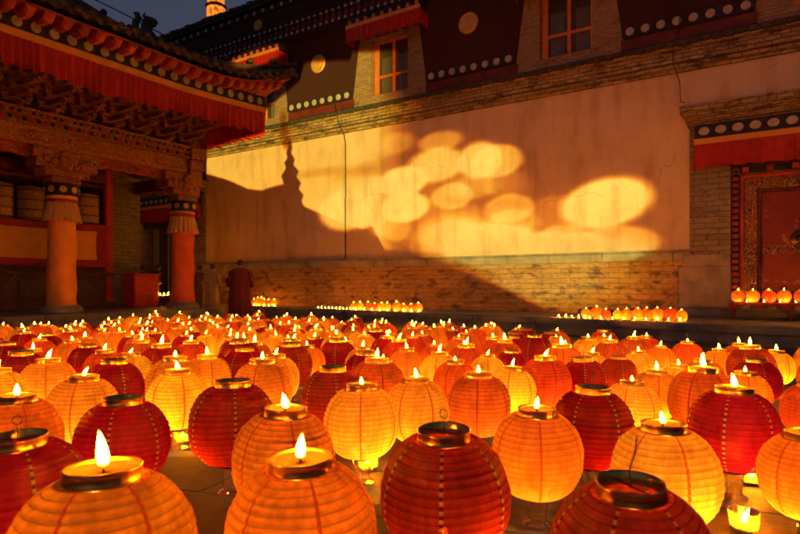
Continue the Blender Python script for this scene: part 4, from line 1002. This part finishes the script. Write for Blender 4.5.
# (ring centre x, ring y, body width, kind, lit, label) measured on the photograph
O, Yw, RO, RD = 'orange','yellow','redorange','red'
HAND = [
 (105,472,200,O,1,'largest orange lantern with tall flame in the bottom left foreground'),
 (25,437,150,RD,0,'dark red unlit lantern cut by the left edge, beside the largest orange one'),
 (122,400,100,RD,0,'dark red unlit lantern directly behind the largest orange lantern at left'),
 (12,397,105,O,1,'orange lantern with low flame at the left edge, behind the dark red one'),
 (81,377,76,Yw,1,'bright yellow ribbed lantern with flame, just left above the dark red lantern'),
 (49,360,63,Yw,1,'yellow lantern behind and left of the bright yellow ribbed one'),
 (20,352,62,RD,0,'dark red unlit lantern near the left edge, behind the yellow lanterns'),
 (112,361,64,RD,0,'small dark red lantern peeking behind the bright yellow ribbed lantern'),
 (178,371,63,Yw,1,'tall yellow lantern with red seam left of the dark red ribbed lantern'),
 (232,383,87,RD,0,'dark red ribbed lantern with dotted gilt seam, left of the two orange foreground lanterns'),
 (281,410,104,O,1,'orange lantern with big flame tucked behind the front centre orange one'),
 (304,459,152,O,1,'big orange front lantern, bottom of the picture left of centre'),
 (362,386,73,Yw,1,'golden lantern with dark seams standing whole between orange and dark red foreground lanterns'),
 (333,368,62,RD,0,'red unlit lantern just left of the golden seamed lantern'),
 (264,360,60,O,1,'orange lantern with flame right above the dark red ribbed lantern'),
 (206,356,50,O,1,'orange lantern left of and behind the dark red ribbed lantern'),
 (290,344,44,RD,0,'small red unlit lantern behind the gap of two orange ones'),
 (307,352,42,O,1,'small yellow orange lantern with flame right of the small red unlit one'),
 (240,341,44,RD,0,'small red unlit lantern in the middle rows right of a flame'),
 (255,347,41,RO,1,'small red orange lantern partly in front of a red unlit lantern'),
 (337,340,38,RD,0,'small red unlit lantern behind the row left of centre'),
 (346,346,36,O,1,'small orange lantern left of centre between two red ones'),
 (364,353,42,RD,0,'small dark red lantern behind the golden seamed lantern'),
 (383,362,44,O,1,'orange lantern right behind the golden seamed lantern'),
 (418,379,63,Yw,1,'yellow lantern with flame behind the large dark red centre lantern'),
 (478,379,68,RO,1,'round red lantern with flame and gilt seam right of the yellow one at centre'),
 (456,361,44,RO,1,'red orange lantern behind and between two bigger centre lanterns'),
 (511,368,48,Yw,1,'yellow lantern with flame behind the glowing orange centre lantern'),
 (546,361,55,RO,1,'wide red orange lantern right behind the glowing centre lantern'),
 (586,362,50,RD,0,'dark red unlit lantern behind the wide red orange one'),
 (590,389,84,RD,0,'red unlit lantern with dotted seam between orange centre and right lanterns'),
 (537,410,92,O,1,'glowing orange lantern on ribbed glass stand with inner candle seen, right of centre'),
 (446,430,127,RD,0,'large dark red unlit lantern with wire loop at front centre'),
 (666,426,114,Yw,1,'large golden lantern with leaning flame, front right'),
 (732,389,97,RD,1,'large ribbed red lantern with flame at right, on glass stand'),
 (631,382,58,Yw,1,'yellow lantern with flame left of the golden front right lantern'),
 (654,371,52,O,1,'orange lantern with curved dark seams in the right middle'),
 (678,366,47,Yw,1,'yellow lantern glowing at its foot, left of the large ribbed red lantern'),
 (704,360,45,O,1,'orange lantern directly behind the large ribbed red lantern, left side'),
 (745,373,54,O,1,'orange lantern directly behind the large ribbed red lantern, right side'),
 (757,360,52,RD,0,'dark red unlit lantern near the right edge behind orange ones'),
 (775,351,40,Yw,1,'yellow lantern near the right edge in the last row'),
 (740,344,36,RO,1,'red lantern with two seams in the last row near the right edge'),
 (718,351,35,O,1,'orange lantern in the next to last row at right'),
 (687,342,33,RO,1,'round red lantern with flame in the last row at right'),
 (661,347,32,O,1,'orange lantern beside the round red one in the last rows at right'),
 (640,354,34,Yw,1,'small yellow lantern beside a dark red one at right'),
 (618,357,39,RD,0,'small dark red unlit lantern in the right middle rows'),
 (630,482,170,RD,0,'biggest dark red unlit lantern with tall bent wire, bottom right'),
 (808,440,100,O,1,'orange lantern cut by the right edge beside the ribbed red lantern'),
 (812,386,64,RO,1,'red lantern cut by the right edge behind the orange one'),
 (162,345,48,RD,1,'red lantern with flame in the left middle rows'),
 (172,358,58,O,1,'orange lantern behind the tall yellow lantern at left'),
 (88,345,42,RD,0,'small red unlit lantern behind yellow ones at left'),
 (105,351,45,RO,1,'red orange lantern in left middle rows with slanted flame'),
 (73,341,40,O,1,'small orange lantern in the left rows right of dark red one'),
 (140,341,40,O,1,'small orange lantern left of a red one in the left rows'),
 (191,342,38,RO,1,'small red orange lantern behind the left orange lanterns'),
 (8,343,45,RD,0,'small red lantern at the left edge behind the darker one'),
 (33,350,44,RO,1,'red orange lantern close behind the yellow ones at the left edge'),
 (511,351,34,RD,0,'small red unlit lantern at right of centre'),
 (488,356,36,Yw,1,'small yellow lantern behind the round red centre lantern'),
 (465,345,31,O,1,'small orange lantern back of centre with tall flame'),
 (407,349,36,O,1,'small orange lantern behind the yellow centre lantern'),
 (436,347,30,RO,1,'small red orange lantern back of centre'),
 (565,347,33,RO,1,'small red orange lantern behind the wide one at right of centre'),
 (592,355,36,O,1,'small orange lantern behind the dark red unlit pair'),
]
for (x, y, w_, kd, lit, lab) in HAND:
    t = (x-400)/F; kk = sqrt(1+t*t)*(1 if w_ < 90 else 1.02)
    Y = .74/((y-HZ)/F - .0255 + .395*w_/(173.4*kk)); sc = w_*Y/(173.4*kk)
    X = t*Y
    for q in range(25):                                  # nudge back anything that would touch a neighbour
        if all((X-p[0])**2+(Y-p[1])**2 > .30**2 for p in LP): break
        Y += .03; X = t*Y
    lantern(X, Y, kd, lit, max(.86, min(1.12, sc)), lab)
# rows behind
poly = [(-.9,2.7),(-2.3,2.8),(-3.5,3.6),(-4.9,5.6),(-5.6,7.4),(-5.2,9.5),(-5.3,12.8),(-3.4,12.9),(-.6,10.3),(1.2,8.7),(2.1,7.2),(2.75,5.9),(3.3,4.9),(3.5,4.1),(3,3.4),(2.2,2.8),(.6,2.7)]
def inside(x, y):
    c = False; j = len(poly)-1
    for i in range(len(poly)):
        xi, yi = poly[i]; xj, yj = poly[j]
        if (yi > y) != (yj > y) and x < (xj-xi)*(y-yi)/(yj-yi)+xi: c = not c
        j = i
    return c
ordw = ['first','second','third','fourth','fifth','sixth','seventh','eighth','ninth','tenth','eleventh','twelfth','thirteenth','fourteenth','fifteenth','sixteenth','seventeenth','eighteenth','nineteenth','twentieth','twenty-first','twenty-second','twenty-third','twenty-fourth','twenty-fifth','twenty-sixth']
rows = []; Y = 2.85
while Y < 12.8:
    row = []; X = -6.2+rl.uniform(0, .4)
    while X < 4:
        x, y = X+rl.uniform(-.06, .06), Y+rl.uniform(-.09, .09)
        if inside(x, y) and all((x-p[0])**2+(y-p[1])**2 > .33**2 for p in LP): row.append((x, y))
        X += .45+ (Y-4)*.012
    if row: rows.append(row)
    Y += .43+(Y-4)*.014
kinds = [O,O,O,Yw,Yw,RO,RO,RD,RD]
nr = len(rows); cnt = len(LP)
cword = {O:'orange',Yw:'yellow',RO:'red orange',RD:'dark red'}
for ri, row in enumerate(rows):
    for ci, (x, y) in enumerate(sorted(row)):
        if cnt >= 299: break
        kd = rl.choice(kinds); lit = rl.random() < (.55 if kd == RD else .95)
        lab = '%s %s lantern, %s from the left in the %s row from the back' % ('lit' if lit else 'unlit', cword[kd], ordw[ci], ordw[nr-1-ri])
        lantern(x, y, kd, lit, rl.uniform(.92, 1.06), lab, far=y > 5.6); cnt += 1
print('LANTERNS', cnt, 'rows', nr)

# small lanterns and tea lights on the terrace
m = MB(); m.lathe([(.001,.001),(.024,0),(.026,.002),(.026,.016),(.024,.018),(.023,.014),(.001,.013)], 16, cap=False); teacup = keep(m, 'tea_cup', M['brass'])
def tealight(X, Y, z, label, group, sc=1.0, glass=False):
    r = empty('tea_light', (X, Y, z), 0, sc); tag(r, label, 'candle', group)
    child('candle_cup', teacup, r)
    f = child('flame', flames[rl.randrange(4)], r, (0,0,.016)); f.scale = (.9,.9,.75)
    if glass: child('glass_holder', glassholder, r)
    return r
m = MB(); m.lathe([(.03,0),(.034,.004),(.04,.05),(.041,.055),(.038,.055),(.036,.02),(.03,.008),(.001,.007)], 24, cap=False); glassholder = keep(m, 'glass_holder', M['glass'])
def small_row(p0, p1, n, sc, zt, desc, colour=(O,O,RO)):
    for i in range(n):
        u = (i+rl.uniform(-.13,.13))/(n-1); X = p0[0]+(p1[0]-p0[0])*u+rl.uniform(-.02,.02); Y = p0[1]+(p1[1]-p0[1])*u+rl.uniform(-.03,.03)
        lantern(X, Y, colour[rl.randrange(3)], True, sc*rl.uniform(.86,1.1), 'small glowing lantern, %s from the left in the row %s' % (ordw[i], desc), True, 'small_paper_lantern', 'small lanterns '+desc, z=zt, stand=False)
def atz(x, y, z): Y = (EYE-z)*F/(y-HZ); return ((x-400)/F*Y, Y)
def at_b(x, b): a = wa(x, b); return ab(a, b)
small_row(at_b(354, 12.7), at_b(419, 12.45), 10, .72, Z1, 'on the terrace at the centre')
for i in range(11):
    u = i/10; p = at_b(318+u*36, 12.78-.02*i); tealight(p[0], p[1], Z1, 'tea light flame, %s from the left of the line left of the centre row' % ordw[i], 'tea lights on the terrace at the centre', 1.3)
for i in range(9):
    u = i/8; p = at_b(356+u*63, 12.45-.02*i); tealight(p[0], p[1], Z1, 'tea light, %s from the left, in front of the centre row of small lanterns' % ordw[i], 'tea lights before the centre row', 1.3)
small_row(at_b(587, 11.95), at_b(681, 11.85), 10, .72, Z1, 'on the terrace at right')
for i in range(5):
    p = at_b(559+i*6.5, 11.85); tealight(p[0], p[1], Z1, 'tea light flame, %s from the left of the line left of the right row' % ordw[i], 'tea lights left of the right row', 1.3)
for i in range(9):
    p = at_b(590+i*11.2, 11.6); tealight(p[0], p[1], Z1, 'tea light, %s from the left, in front of the right row of small lanterns' % ordw[i], 'tea lights before the right row', 1.3)
small_row(at_b(254, 13.55), at_b(273, 13.45), 6, .8, Z1, 'beside the maroon robed person')
for i in range(5):
    p = at_b(254+i*5, 13.35); tealight(p[0], p[1], Z1, 'tea light, %s from the left, beside the maroon robed person' % ordw[i], 'tea lights beside the maroon robed person', 1.3)
# on the offering shelf
px_ = [738,753,769,784,801,817]
for i, x in enumerate(px_):
    p = at_b(x, SB); lantern(p[0], p[1], (RO,O,RO,O,RO,O)[i], True, .8, 'small glowing lantern, %s from the left on the red shelf by the door' % ordw[i], False, 'small_paper_lantern', 'small lanterns on the red shelf', z=.45, stand=False)
for i, x in enumerate([747,764,780,796]):
    p = at_b(x, SB-.17); tealight(p[0], p[1], .45, 'tea light, %s from the left, at the front edge of the red shelf' % ordw[i], 'tea lights on the red shelf', 1.1)
# glass candle cups on the paving
for i, (x, y, lab) in enumerate([(183,443,'glass candle cup glowing on the paving right of the dark red lantern at left'),(751,484,'glass candle cup on the paving below the large ribbed red lantern'),
        (744,531,'glass candle cup glowing at the bottom right edge of the picture'),(368,470,'glass candle cup glinting under the golden seamed lantern')]):
    Y = 2.0
    for q in range(12): Y = (EYE-gz(Y))*F/(y-HZ)
    X = (x-400)/F*Y; tealight(X, Y, gz(Y)+.002, lab, None, 1.15, True)
# low table with small flames by the people
p = ab(-16.9, 11.75)
st = thing_ab('altar_table', -16.9, 11.78, PZ, 'small low table holding a lit butter lamp between the people', 'table')
m = MB(); m.box(-17.1,-16.7,11.5,12.05,PZ+.3,PZ+.34); m.build('table_top', M['reddark'], st)
for q in ((-17.05,11.55),(-16.8,11.55),(-17.05,11.95),(-16.8,11.95)):
    m = MB(); m.box(q[0],q[0]+.05,q[1],q[1]+.05,PZ,PZ+.298); m.build('leg', M['reddark'], st)
for i, (da, db) in enumerate([(.1,-.12),(.12,.02),(.1,.16)]):
    q = ab(-16.9+da, 11.78+db); tealight(q[0], q[1], PZ+.34, 'butter lamp flame, %s on the low table between the people' % ordw[i], 'butter lamps on the low table', 2.2)

# ------------------------------------------------------------------ people
def skin_mesh(name, nodes, edges, mat, par, root=0, lv=2):
    me = bpy.data.meshes.new(name); me.from_pydata([n[0] for n in nodes], edges, []); me.materials.append(mat)
    o = bpy.data.objects.new(name, me); COL.objects.link(o); o.parent = par
    sm = o.modifiers.new('Skin', 'SKIN'); sm.use_smooth_shade = True
    if not me.skin_vertices: me.skin_vertices.new()
    for i, n in enumerate(nodes):
        r = n[1]; me.skin_vertices[0].data[i].radius = (r, r) if not isinstance(r, tuple) else r
        me.skin_vertices[0].data[i].use_root = (i == root)
    ss = o.modifiers.new('Sub', 'SUBSURF'); ss.levels = lv; ss.render_levels = lv
    return o
def person(X, Y, z, heading, H, cloth, label, width=1.0, bend=0.0, hem=.1, arms=.0, headturn=0, hair=1.0):
    r = empty('person', (X, Y, z), heading); tag(r, label, 'person'); s = H/1.72
    # local: +Y is where the person faces
    def P(x, y, zz): 
        k = max(0, zz-.95); return (x*s, (y+bend*k)*s, zz*s)
    nd = []; ed = []
    def n(p, rad, link=None):
        nd.append((p, rad*s if not isinstance(rad, tuple) else (rad[0]*s, rad[1]*s))); i = len(nd)-1
        if link is not None: ed.append((link, i))
        return i
    pel = n(P(0,0,.95), (.15,.11)); wa_ = n(P(0,.0,1.1), (.13,.1), pel); ch = n(P(0,0,1.3), (.15,.11), wa_); nb_ = n(P(0,-.01,1.45), (.07,.07), ch)
    nk = n(P(0,.01,1.5), .05, nb_); hd = n(P(0,.03,1.575), (.07,.085), nk); ht = n(P(0,.02,1.65), (.072,.088), hd); hp = n(P(0,.01,1.705), (.045,.055), ht)
    for q in (-1, 1):
        hip = n(P(q*.09,0,.88), .085, pel); kn = n(P(q*.1,.02,.5), .06, hip); an = n(P(q*.1,-.01,.09), .04, kn); toe = n(P(q*.11,.15,.035), .035, an)
        sh = n(P(q*.17,-.01,1.4), .055, nb_); el = n(P(q*(.25+arms*.1),-.03,1.12), .042, sh); wr = n(P(q*(.2),.17,.98), .028, el)
        hnd = n(P(q*.19,.24,.96), (.035,.018), wr)
        for f in range(4):
            a_ = n(P(q*(.165+f*.018),.29-.004*abs(f-1.5),.955), .0085, hnd); n(P(q*(.165+f*.018),.315-.004*abs(f-1.5),.935), .0075, a_)
        a_ = n(P(q*.155,.255,.965), .0095, hnd); n(P(q*.145,.28,.955), .008, a_)
    body = skin_mesh('body', nd, ed, M['skin'], r)
    # face details (nose, ears) kept with the head as one small mesh
    m = MB()
    def ball(c, rx, ry, rz_, seg=10):
        o = len(m.v); m.lathe([(sin(pi*q/6)+.0005, -cos(pi*q/6)) for q in range(7)], seg, (0,0,0), 0, cap=False)
        for i in range(o, len(m.v)): x, y, zz = m.v[i]; m.v[i] = (x*rx*s+c[0], y*ry*s+c[1], zz*rz_*s+c[2])
    ball(P(0,.125,1.59), .012, .018, .022); ball(P(-.078,.02,1.59), .01, .02, .03); ball(P(.078,.02,1.59), .01, .02, .03)
    m.build('face_features', M['skin'], r, smooth=True, org=(0,0,0))
    m = MB(); ball(P(0,.0,1.625), .092*hair, .108*hair, .098, 18)
    m.v = [(x, min(y, P(0,.075,1.6)[1]+.02*s), zz) for x, y, zz in m.v]
    m.build('hair', M['hair'], r, smooth=True, org=(0,0,0))
    # robe
    m = MB(); rows = []; N_ = 64
    prof = [(1.49,.07,.07),(1.455,.12,.085),(1.41,.2,.115),(1.33,.235,.135),(1.2,.23,.145),(1.0,.235,.155),(.75,.25,.165),(.5,.265,.18),(.25,.28,.195),(hem,.29,.205)]
    for j, (zz, rx, ry) in enumerate(prof):
        row = []
        for k in range(N_):
            t_ = 2*pi*k/N_; fo = (1+ .05*sin(t_*9+zz*2+sin(zz*4))*(1.5-zz)+.04*sin(t_*5-zz*3)*(1.5-zz)+.02*sin(t_*14+zz*5)*(1.5-zz))
            row.append(P(rx*width*cos(t_)*fo, ry*(1+(width-1)*.4)*sin(t_)*fo-.01, zz))
        rows.append(row)
    m.grid(rows, closed=True)
    rob = m.build('robe', cloth, r, smooth=True, org=(0,0,0), solid=.012)
    m = MB()
    for q in (-1, 1):
        pts = [P(q*.14*width,-.01,1.42), P(q*.22*width,-.02,1.32), P(q*(.27*width+arms*.1),-.03,1.12), P(q*(.27*width+arms*.06),.06,1.0), P(q*.24,.15,.98)]
        m.tube(pts, [.06*s,.085*s,.09*s,.085*s,.08*s], 14)
    m.build('sleeves', cloth, rob, smooth=True, org=(0,0,0))
    if not m: pass
    return r
def pat(x, Y): return ((x-400)/F*Y, Y)
X, Y = pat(240, 17.0); person(X, Y, -.2, .15, 1.76, M['maroonrobe'], 'person in a wide maroon robe seen from behind at the back of the lanterns', 1.16, .12, .06, .35)
X, Y = pat(211.5, 18.0); person(X, Y, -.2, -.2, 1.67, M['tanrobe'], 'person in a tan coat standing left of the maroon robed person', .98, .1, .12)
X, Y = pat(199.5, 19.0); person(X, Y, -.2, .4, 1.66, M['darkcloth'], 'person in dark clothes half hidden right of the red wrapped column', 1.0, .1, .1)
X, Y = pat(153.5, 19.0); person(X, Y, PZ-.02, -.9, 1.42, M['darkcloth'], 'person in dark clothes bending over the candles left of the red wrapped column', 1.2, .3, .05, .8)
X, Y = pat(141.5, 20.0); person(X, Y, PZ-.3, .5, 1.7, M['darkcloth'], 'person whose head shows above the red cabinet', 1.0, .1, .1)

# ------------------------------------------------------------------ lamps
sun = bpy.data.lights.new('dusk_sun', 'SUN'); sun.energy = .02; sun.angle = R(12); sun.color = (.7,.78,1)
so = bpy.data.objects.new('dusk_sun', sun); COL.objects.link(so); so.rotation_euler = (R(58), 0, R(-20))
# added spot lamp, no seen source: pools and roof-and-spire shadow drawn into its pattern
PL = bpy.data.lights.new('added_wall_spot', 'SPOT'); PL.energy = 21500; PL.spot_size = R(120); PL.spot_blend = .1; PL.shadow_soft_size = .02; PL.color = (1,1,1)
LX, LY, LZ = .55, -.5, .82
po = bpy.data.objects.new('added_wall_spot', PL); COL.objects.link(po)
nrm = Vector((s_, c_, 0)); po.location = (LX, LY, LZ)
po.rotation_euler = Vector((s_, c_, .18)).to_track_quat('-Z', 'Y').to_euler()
PL.use_nodes = True; nt = PL.node_tree; L = nt.links.new
em = nt.nodes['Emission']
aL = c_*LX - s_*LY; bL = s_*LX + c_*LY; DD = BW-bL
def MM(op, a, b=None, c=None):
    n = nt.nodes.new('ShaderNodeMath'); n.operation = op
    for i, q in enumerate((a, b, c)):
        if q is None: continue
        if isinstance(q, (int, float)): n.inputs[i].default_value = q
        else: L(q, n.inputs[i])
    return n.outputs[0]
geo = nt.nodes.new('ShaderNodeNewGeometry')
sp = nt.nodes.new('ShaderNodeSeparateXYZ'); L(geo.outputs['Incoming'], sp.inputs[0])
dx, dy, dz = [MM('MULTIPLY', sp.outputs[i], PROJ_SIGN if 'PROJ_SIGN' in globals() else 1.0) for i in range(3)]
dA = MM('ADD', MM('MULTIPLY', dx, c_), MM('MULTIPLY', dy, -s_)); dB = MM('ADD', MM('MULTIPLY', dx, s_), MM('MULTIPLY', dy, c_))
wA = MM('ADD', MM('MULTIPLY', MM('DIVIDE', dA, dB), DD), aL); wZ = MM('ADD', MM('MULTIPLY', MM('DIVIDE', dz, dB), DD), LZ)
def w2(x, y): return wa(x, BW), wz(x, y, BW)
def ell(x, y, rx, ry, inten, soft=.35, rot=0.0):
    if rx < 60: rx *= 1.2; ry *= 1.2
    a0, z0 = w2(x, y); ra = (wa(x+rx, BW)-wa(x-rx, BW))/2; rz = (wz(x, y-ry, BW)-wz(x, y+ry, BW))/2
    u = MM('SUBTRACT', wA, a0); v = MM('SUBTRACT', wZ, z0)
    if rot: u, v = MM('ADD', u, MM('MULTIPLY', v, rot)), MM('ADD', v, MM('MULTIPLY', u, -rot))
    u = MM('MULTIPLY', u, 1/ra); v = MM('MULTIPLY', v, 1/rz)
    d = MM('SQRT', MM('ADD', MM('MULTIPLY', u, u), MM('MULTIPLY', v, v)))
    n = nt.nodes.new('ShaderNodeMapRange'); n.interpolation_type = 'SMOOTHSTEP'; n.inputs['From Min'].default_value = 1+soft*.3; n.inputs['From Max'].default_value = 1-soft
    n.inputs['To Min'].default_value = 0; n.inputs['To Max'].default_value = inten; L(d, n.inputs[0])
    return n.outputs[0]
def curve(pts, lo, hi, inp):
    """piecewise boundary height over the wall: pts are photo points"""
    P_ = sorted([w2(x, y) for x, y in pts]); n = nt.nodes.new('ShaderNodeFloatCurve'); cu = n.mapping.curves[0]
    n.mapping.extend = 'HORIZONTAL'
    while len(cu.points) < len(P_): cu.points.new(.5, .5)
    for q, (a, z) in zip(cu.points, P_): q.location = ((a-lo)/(hi-lo), z/12); q.handle_type = 'VECTOR'
    n.mapping.update()
    L(MM('MULTIPLY', MM('SUBTRACT', inp, lo), 1/(hi-lo)), n.inputs['Value'])
    return MM('MULTIPLY', n.outputs[0], 12)
def above(curve_out, soft):
    n = nt.nodes.new('ShaderNodeMapRange'); n.interpolation_type = 'SMOOTHSTEP'; n.inputs['From Min'].default_value = -soft; n.inputs['From Max'].default_value = soft
    L(MM('SUBTRACT', wZ, curve_out), n.inputs[0]); return n.outputs[0]
lo, hi = -20.0, 2.0
def mrange(v, a, b, c=0, d=1):
    n = nt.nodes.new('ShaderNodeMapRange'); n.interpolation_type = 'SMOOTHSTEP'
    n.inputs['From Min'].default_value = a; n.inputs['From Max'].default_value = b; n.inputs['To Min'].default_value = c; n.inputs['To Max'].default_value = d
    L(v, n.inputs[0]); return n.outputs[0]
# field 1: the sharp patch at left, cut below by a drawn roof shadow with its spire
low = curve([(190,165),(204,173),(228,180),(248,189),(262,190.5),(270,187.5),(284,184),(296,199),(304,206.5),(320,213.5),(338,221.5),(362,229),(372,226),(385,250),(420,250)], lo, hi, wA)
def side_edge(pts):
    """edge of the drawn spire shadow: place along the wall against height"""
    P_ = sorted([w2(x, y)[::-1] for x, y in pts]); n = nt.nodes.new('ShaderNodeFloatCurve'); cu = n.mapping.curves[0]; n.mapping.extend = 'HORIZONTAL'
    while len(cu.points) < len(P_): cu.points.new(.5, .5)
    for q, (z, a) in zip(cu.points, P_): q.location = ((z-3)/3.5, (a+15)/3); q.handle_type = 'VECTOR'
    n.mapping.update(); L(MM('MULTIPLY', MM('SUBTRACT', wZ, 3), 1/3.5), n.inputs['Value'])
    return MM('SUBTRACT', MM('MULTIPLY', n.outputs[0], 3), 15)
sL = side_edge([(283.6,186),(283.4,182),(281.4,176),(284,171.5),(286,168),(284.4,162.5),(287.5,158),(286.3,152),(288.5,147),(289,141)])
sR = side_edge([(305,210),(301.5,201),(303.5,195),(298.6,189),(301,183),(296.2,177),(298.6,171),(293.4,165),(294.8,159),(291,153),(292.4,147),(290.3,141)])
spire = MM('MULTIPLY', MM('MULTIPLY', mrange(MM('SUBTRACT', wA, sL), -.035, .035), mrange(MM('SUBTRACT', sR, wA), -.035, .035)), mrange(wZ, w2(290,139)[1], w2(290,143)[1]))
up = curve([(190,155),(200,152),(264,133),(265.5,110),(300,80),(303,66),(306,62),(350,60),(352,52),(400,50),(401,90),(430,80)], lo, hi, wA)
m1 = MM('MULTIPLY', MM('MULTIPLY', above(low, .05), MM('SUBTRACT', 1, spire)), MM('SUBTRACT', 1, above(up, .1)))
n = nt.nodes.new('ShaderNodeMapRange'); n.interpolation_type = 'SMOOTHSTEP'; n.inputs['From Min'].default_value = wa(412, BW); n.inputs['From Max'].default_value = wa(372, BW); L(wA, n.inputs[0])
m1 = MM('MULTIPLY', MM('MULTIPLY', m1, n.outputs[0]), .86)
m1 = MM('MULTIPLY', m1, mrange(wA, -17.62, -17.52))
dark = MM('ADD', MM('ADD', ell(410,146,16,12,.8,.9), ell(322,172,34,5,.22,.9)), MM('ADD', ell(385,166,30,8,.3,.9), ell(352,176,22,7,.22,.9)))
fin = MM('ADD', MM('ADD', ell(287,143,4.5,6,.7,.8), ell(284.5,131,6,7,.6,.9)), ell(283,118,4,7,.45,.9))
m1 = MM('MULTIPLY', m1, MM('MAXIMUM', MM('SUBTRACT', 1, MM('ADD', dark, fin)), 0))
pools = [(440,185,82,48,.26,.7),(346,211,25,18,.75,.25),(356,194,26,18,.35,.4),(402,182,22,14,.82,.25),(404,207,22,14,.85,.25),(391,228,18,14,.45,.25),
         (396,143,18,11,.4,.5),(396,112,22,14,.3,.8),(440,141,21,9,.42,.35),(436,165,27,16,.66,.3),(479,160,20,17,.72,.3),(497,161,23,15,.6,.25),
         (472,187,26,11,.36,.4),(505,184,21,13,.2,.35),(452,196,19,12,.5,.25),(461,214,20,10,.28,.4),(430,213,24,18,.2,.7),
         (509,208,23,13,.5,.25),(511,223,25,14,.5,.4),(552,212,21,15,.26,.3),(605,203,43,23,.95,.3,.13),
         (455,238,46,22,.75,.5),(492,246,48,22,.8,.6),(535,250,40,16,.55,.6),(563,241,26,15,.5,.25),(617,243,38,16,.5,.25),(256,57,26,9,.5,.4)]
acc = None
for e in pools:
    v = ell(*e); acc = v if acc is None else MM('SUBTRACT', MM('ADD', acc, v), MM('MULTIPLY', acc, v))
# light patch drawn on the brick course, cut by a drawn diagonal shadow
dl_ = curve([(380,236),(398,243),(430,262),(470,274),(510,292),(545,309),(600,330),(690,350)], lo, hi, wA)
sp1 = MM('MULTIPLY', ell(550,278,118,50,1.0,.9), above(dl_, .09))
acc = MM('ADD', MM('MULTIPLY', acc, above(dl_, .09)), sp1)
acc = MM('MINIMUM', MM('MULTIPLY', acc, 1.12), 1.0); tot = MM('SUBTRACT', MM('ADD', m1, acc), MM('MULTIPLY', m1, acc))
# soft warm wash added to the lamp pattern over the wall, ending at the pavilion
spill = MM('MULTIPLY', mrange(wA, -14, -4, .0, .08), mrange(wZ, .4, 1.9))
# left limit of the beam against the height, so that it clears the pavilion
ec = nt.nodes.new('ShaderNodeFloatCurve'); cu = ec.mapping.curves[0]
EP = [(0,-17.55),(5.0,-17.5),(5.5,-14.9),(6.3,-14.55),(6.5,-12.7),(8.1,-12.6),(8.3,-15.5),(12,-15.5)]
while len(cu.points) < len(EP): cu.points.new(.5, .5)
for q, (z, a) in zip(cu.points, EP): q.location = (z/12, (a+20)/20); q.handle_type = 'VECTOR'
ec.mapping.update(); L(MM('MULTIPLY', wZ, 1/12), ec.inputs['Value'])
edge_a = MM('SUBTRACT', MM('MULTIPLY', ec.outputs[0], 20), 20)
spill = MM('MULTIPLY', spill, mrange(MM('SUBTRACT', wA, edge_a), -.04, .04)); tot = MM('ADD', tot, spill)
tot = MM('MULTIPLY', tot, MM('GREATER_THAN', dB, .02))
tot = MM('MINIMUM', tot, 1.0); fall = MM('POWER', MM('DIVIDE', .8, MM('MAXIMUM', dB, .3)), 3.0)   # strength shaped to even out the added light over the slanting wall
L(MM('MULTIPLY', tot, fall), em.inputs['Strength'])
cr = ramp(nt, [(.0,(1,.22,.06)),(.2,(1,.26,.03)),(.45,(1,.4,.02)),(.75,(1,.64,.06)),(1,(1,.86,.2))]); L(tot, cr.inputs[0]); L(cr.outputs[0], em.inputs['Color'])

# ------------------------------------------------------------------ camera
cam = bpy.data.cameras.new('camera'); co = bpy.data.objects.new('camera', cam); COL.objects.link(co)
co.location = (0,0,EYE); co.rotation_euler = (R(90),0,0); cam.sensor_width = 36; cam.lens = F/800*36; cam.shift_y = (HZ-267)/800
cam.clip_start = .05; cam.clip_end = 600; cam.dof.use_dof = True; cam.dof.focus_distance = 3.4; cam.dof.aperture_fstop = 4.5
S.camera = co
S.render.engine = 'CYCLES'; S.render.resolution_x = 1024; S.render.resolution_y = 684
cy = S.cycles; cy.max_bounces = 6; cy.diffuse_bounces = 3; cy.glossy_bounces = 2; cy.transmission_bounces = 4; cy.transparent_max_bounces = 10
cy.sample_clamp_indirect = 4; cy.caustics_reflective = False; cy.caustics_refractive = False
cy.use_light_tree = True
S.view_settings.view_transform = 'Standard'; S.view_settings.look = 'None'; S.view_settings.exposure = .28; S.view_settings.gamma = 1
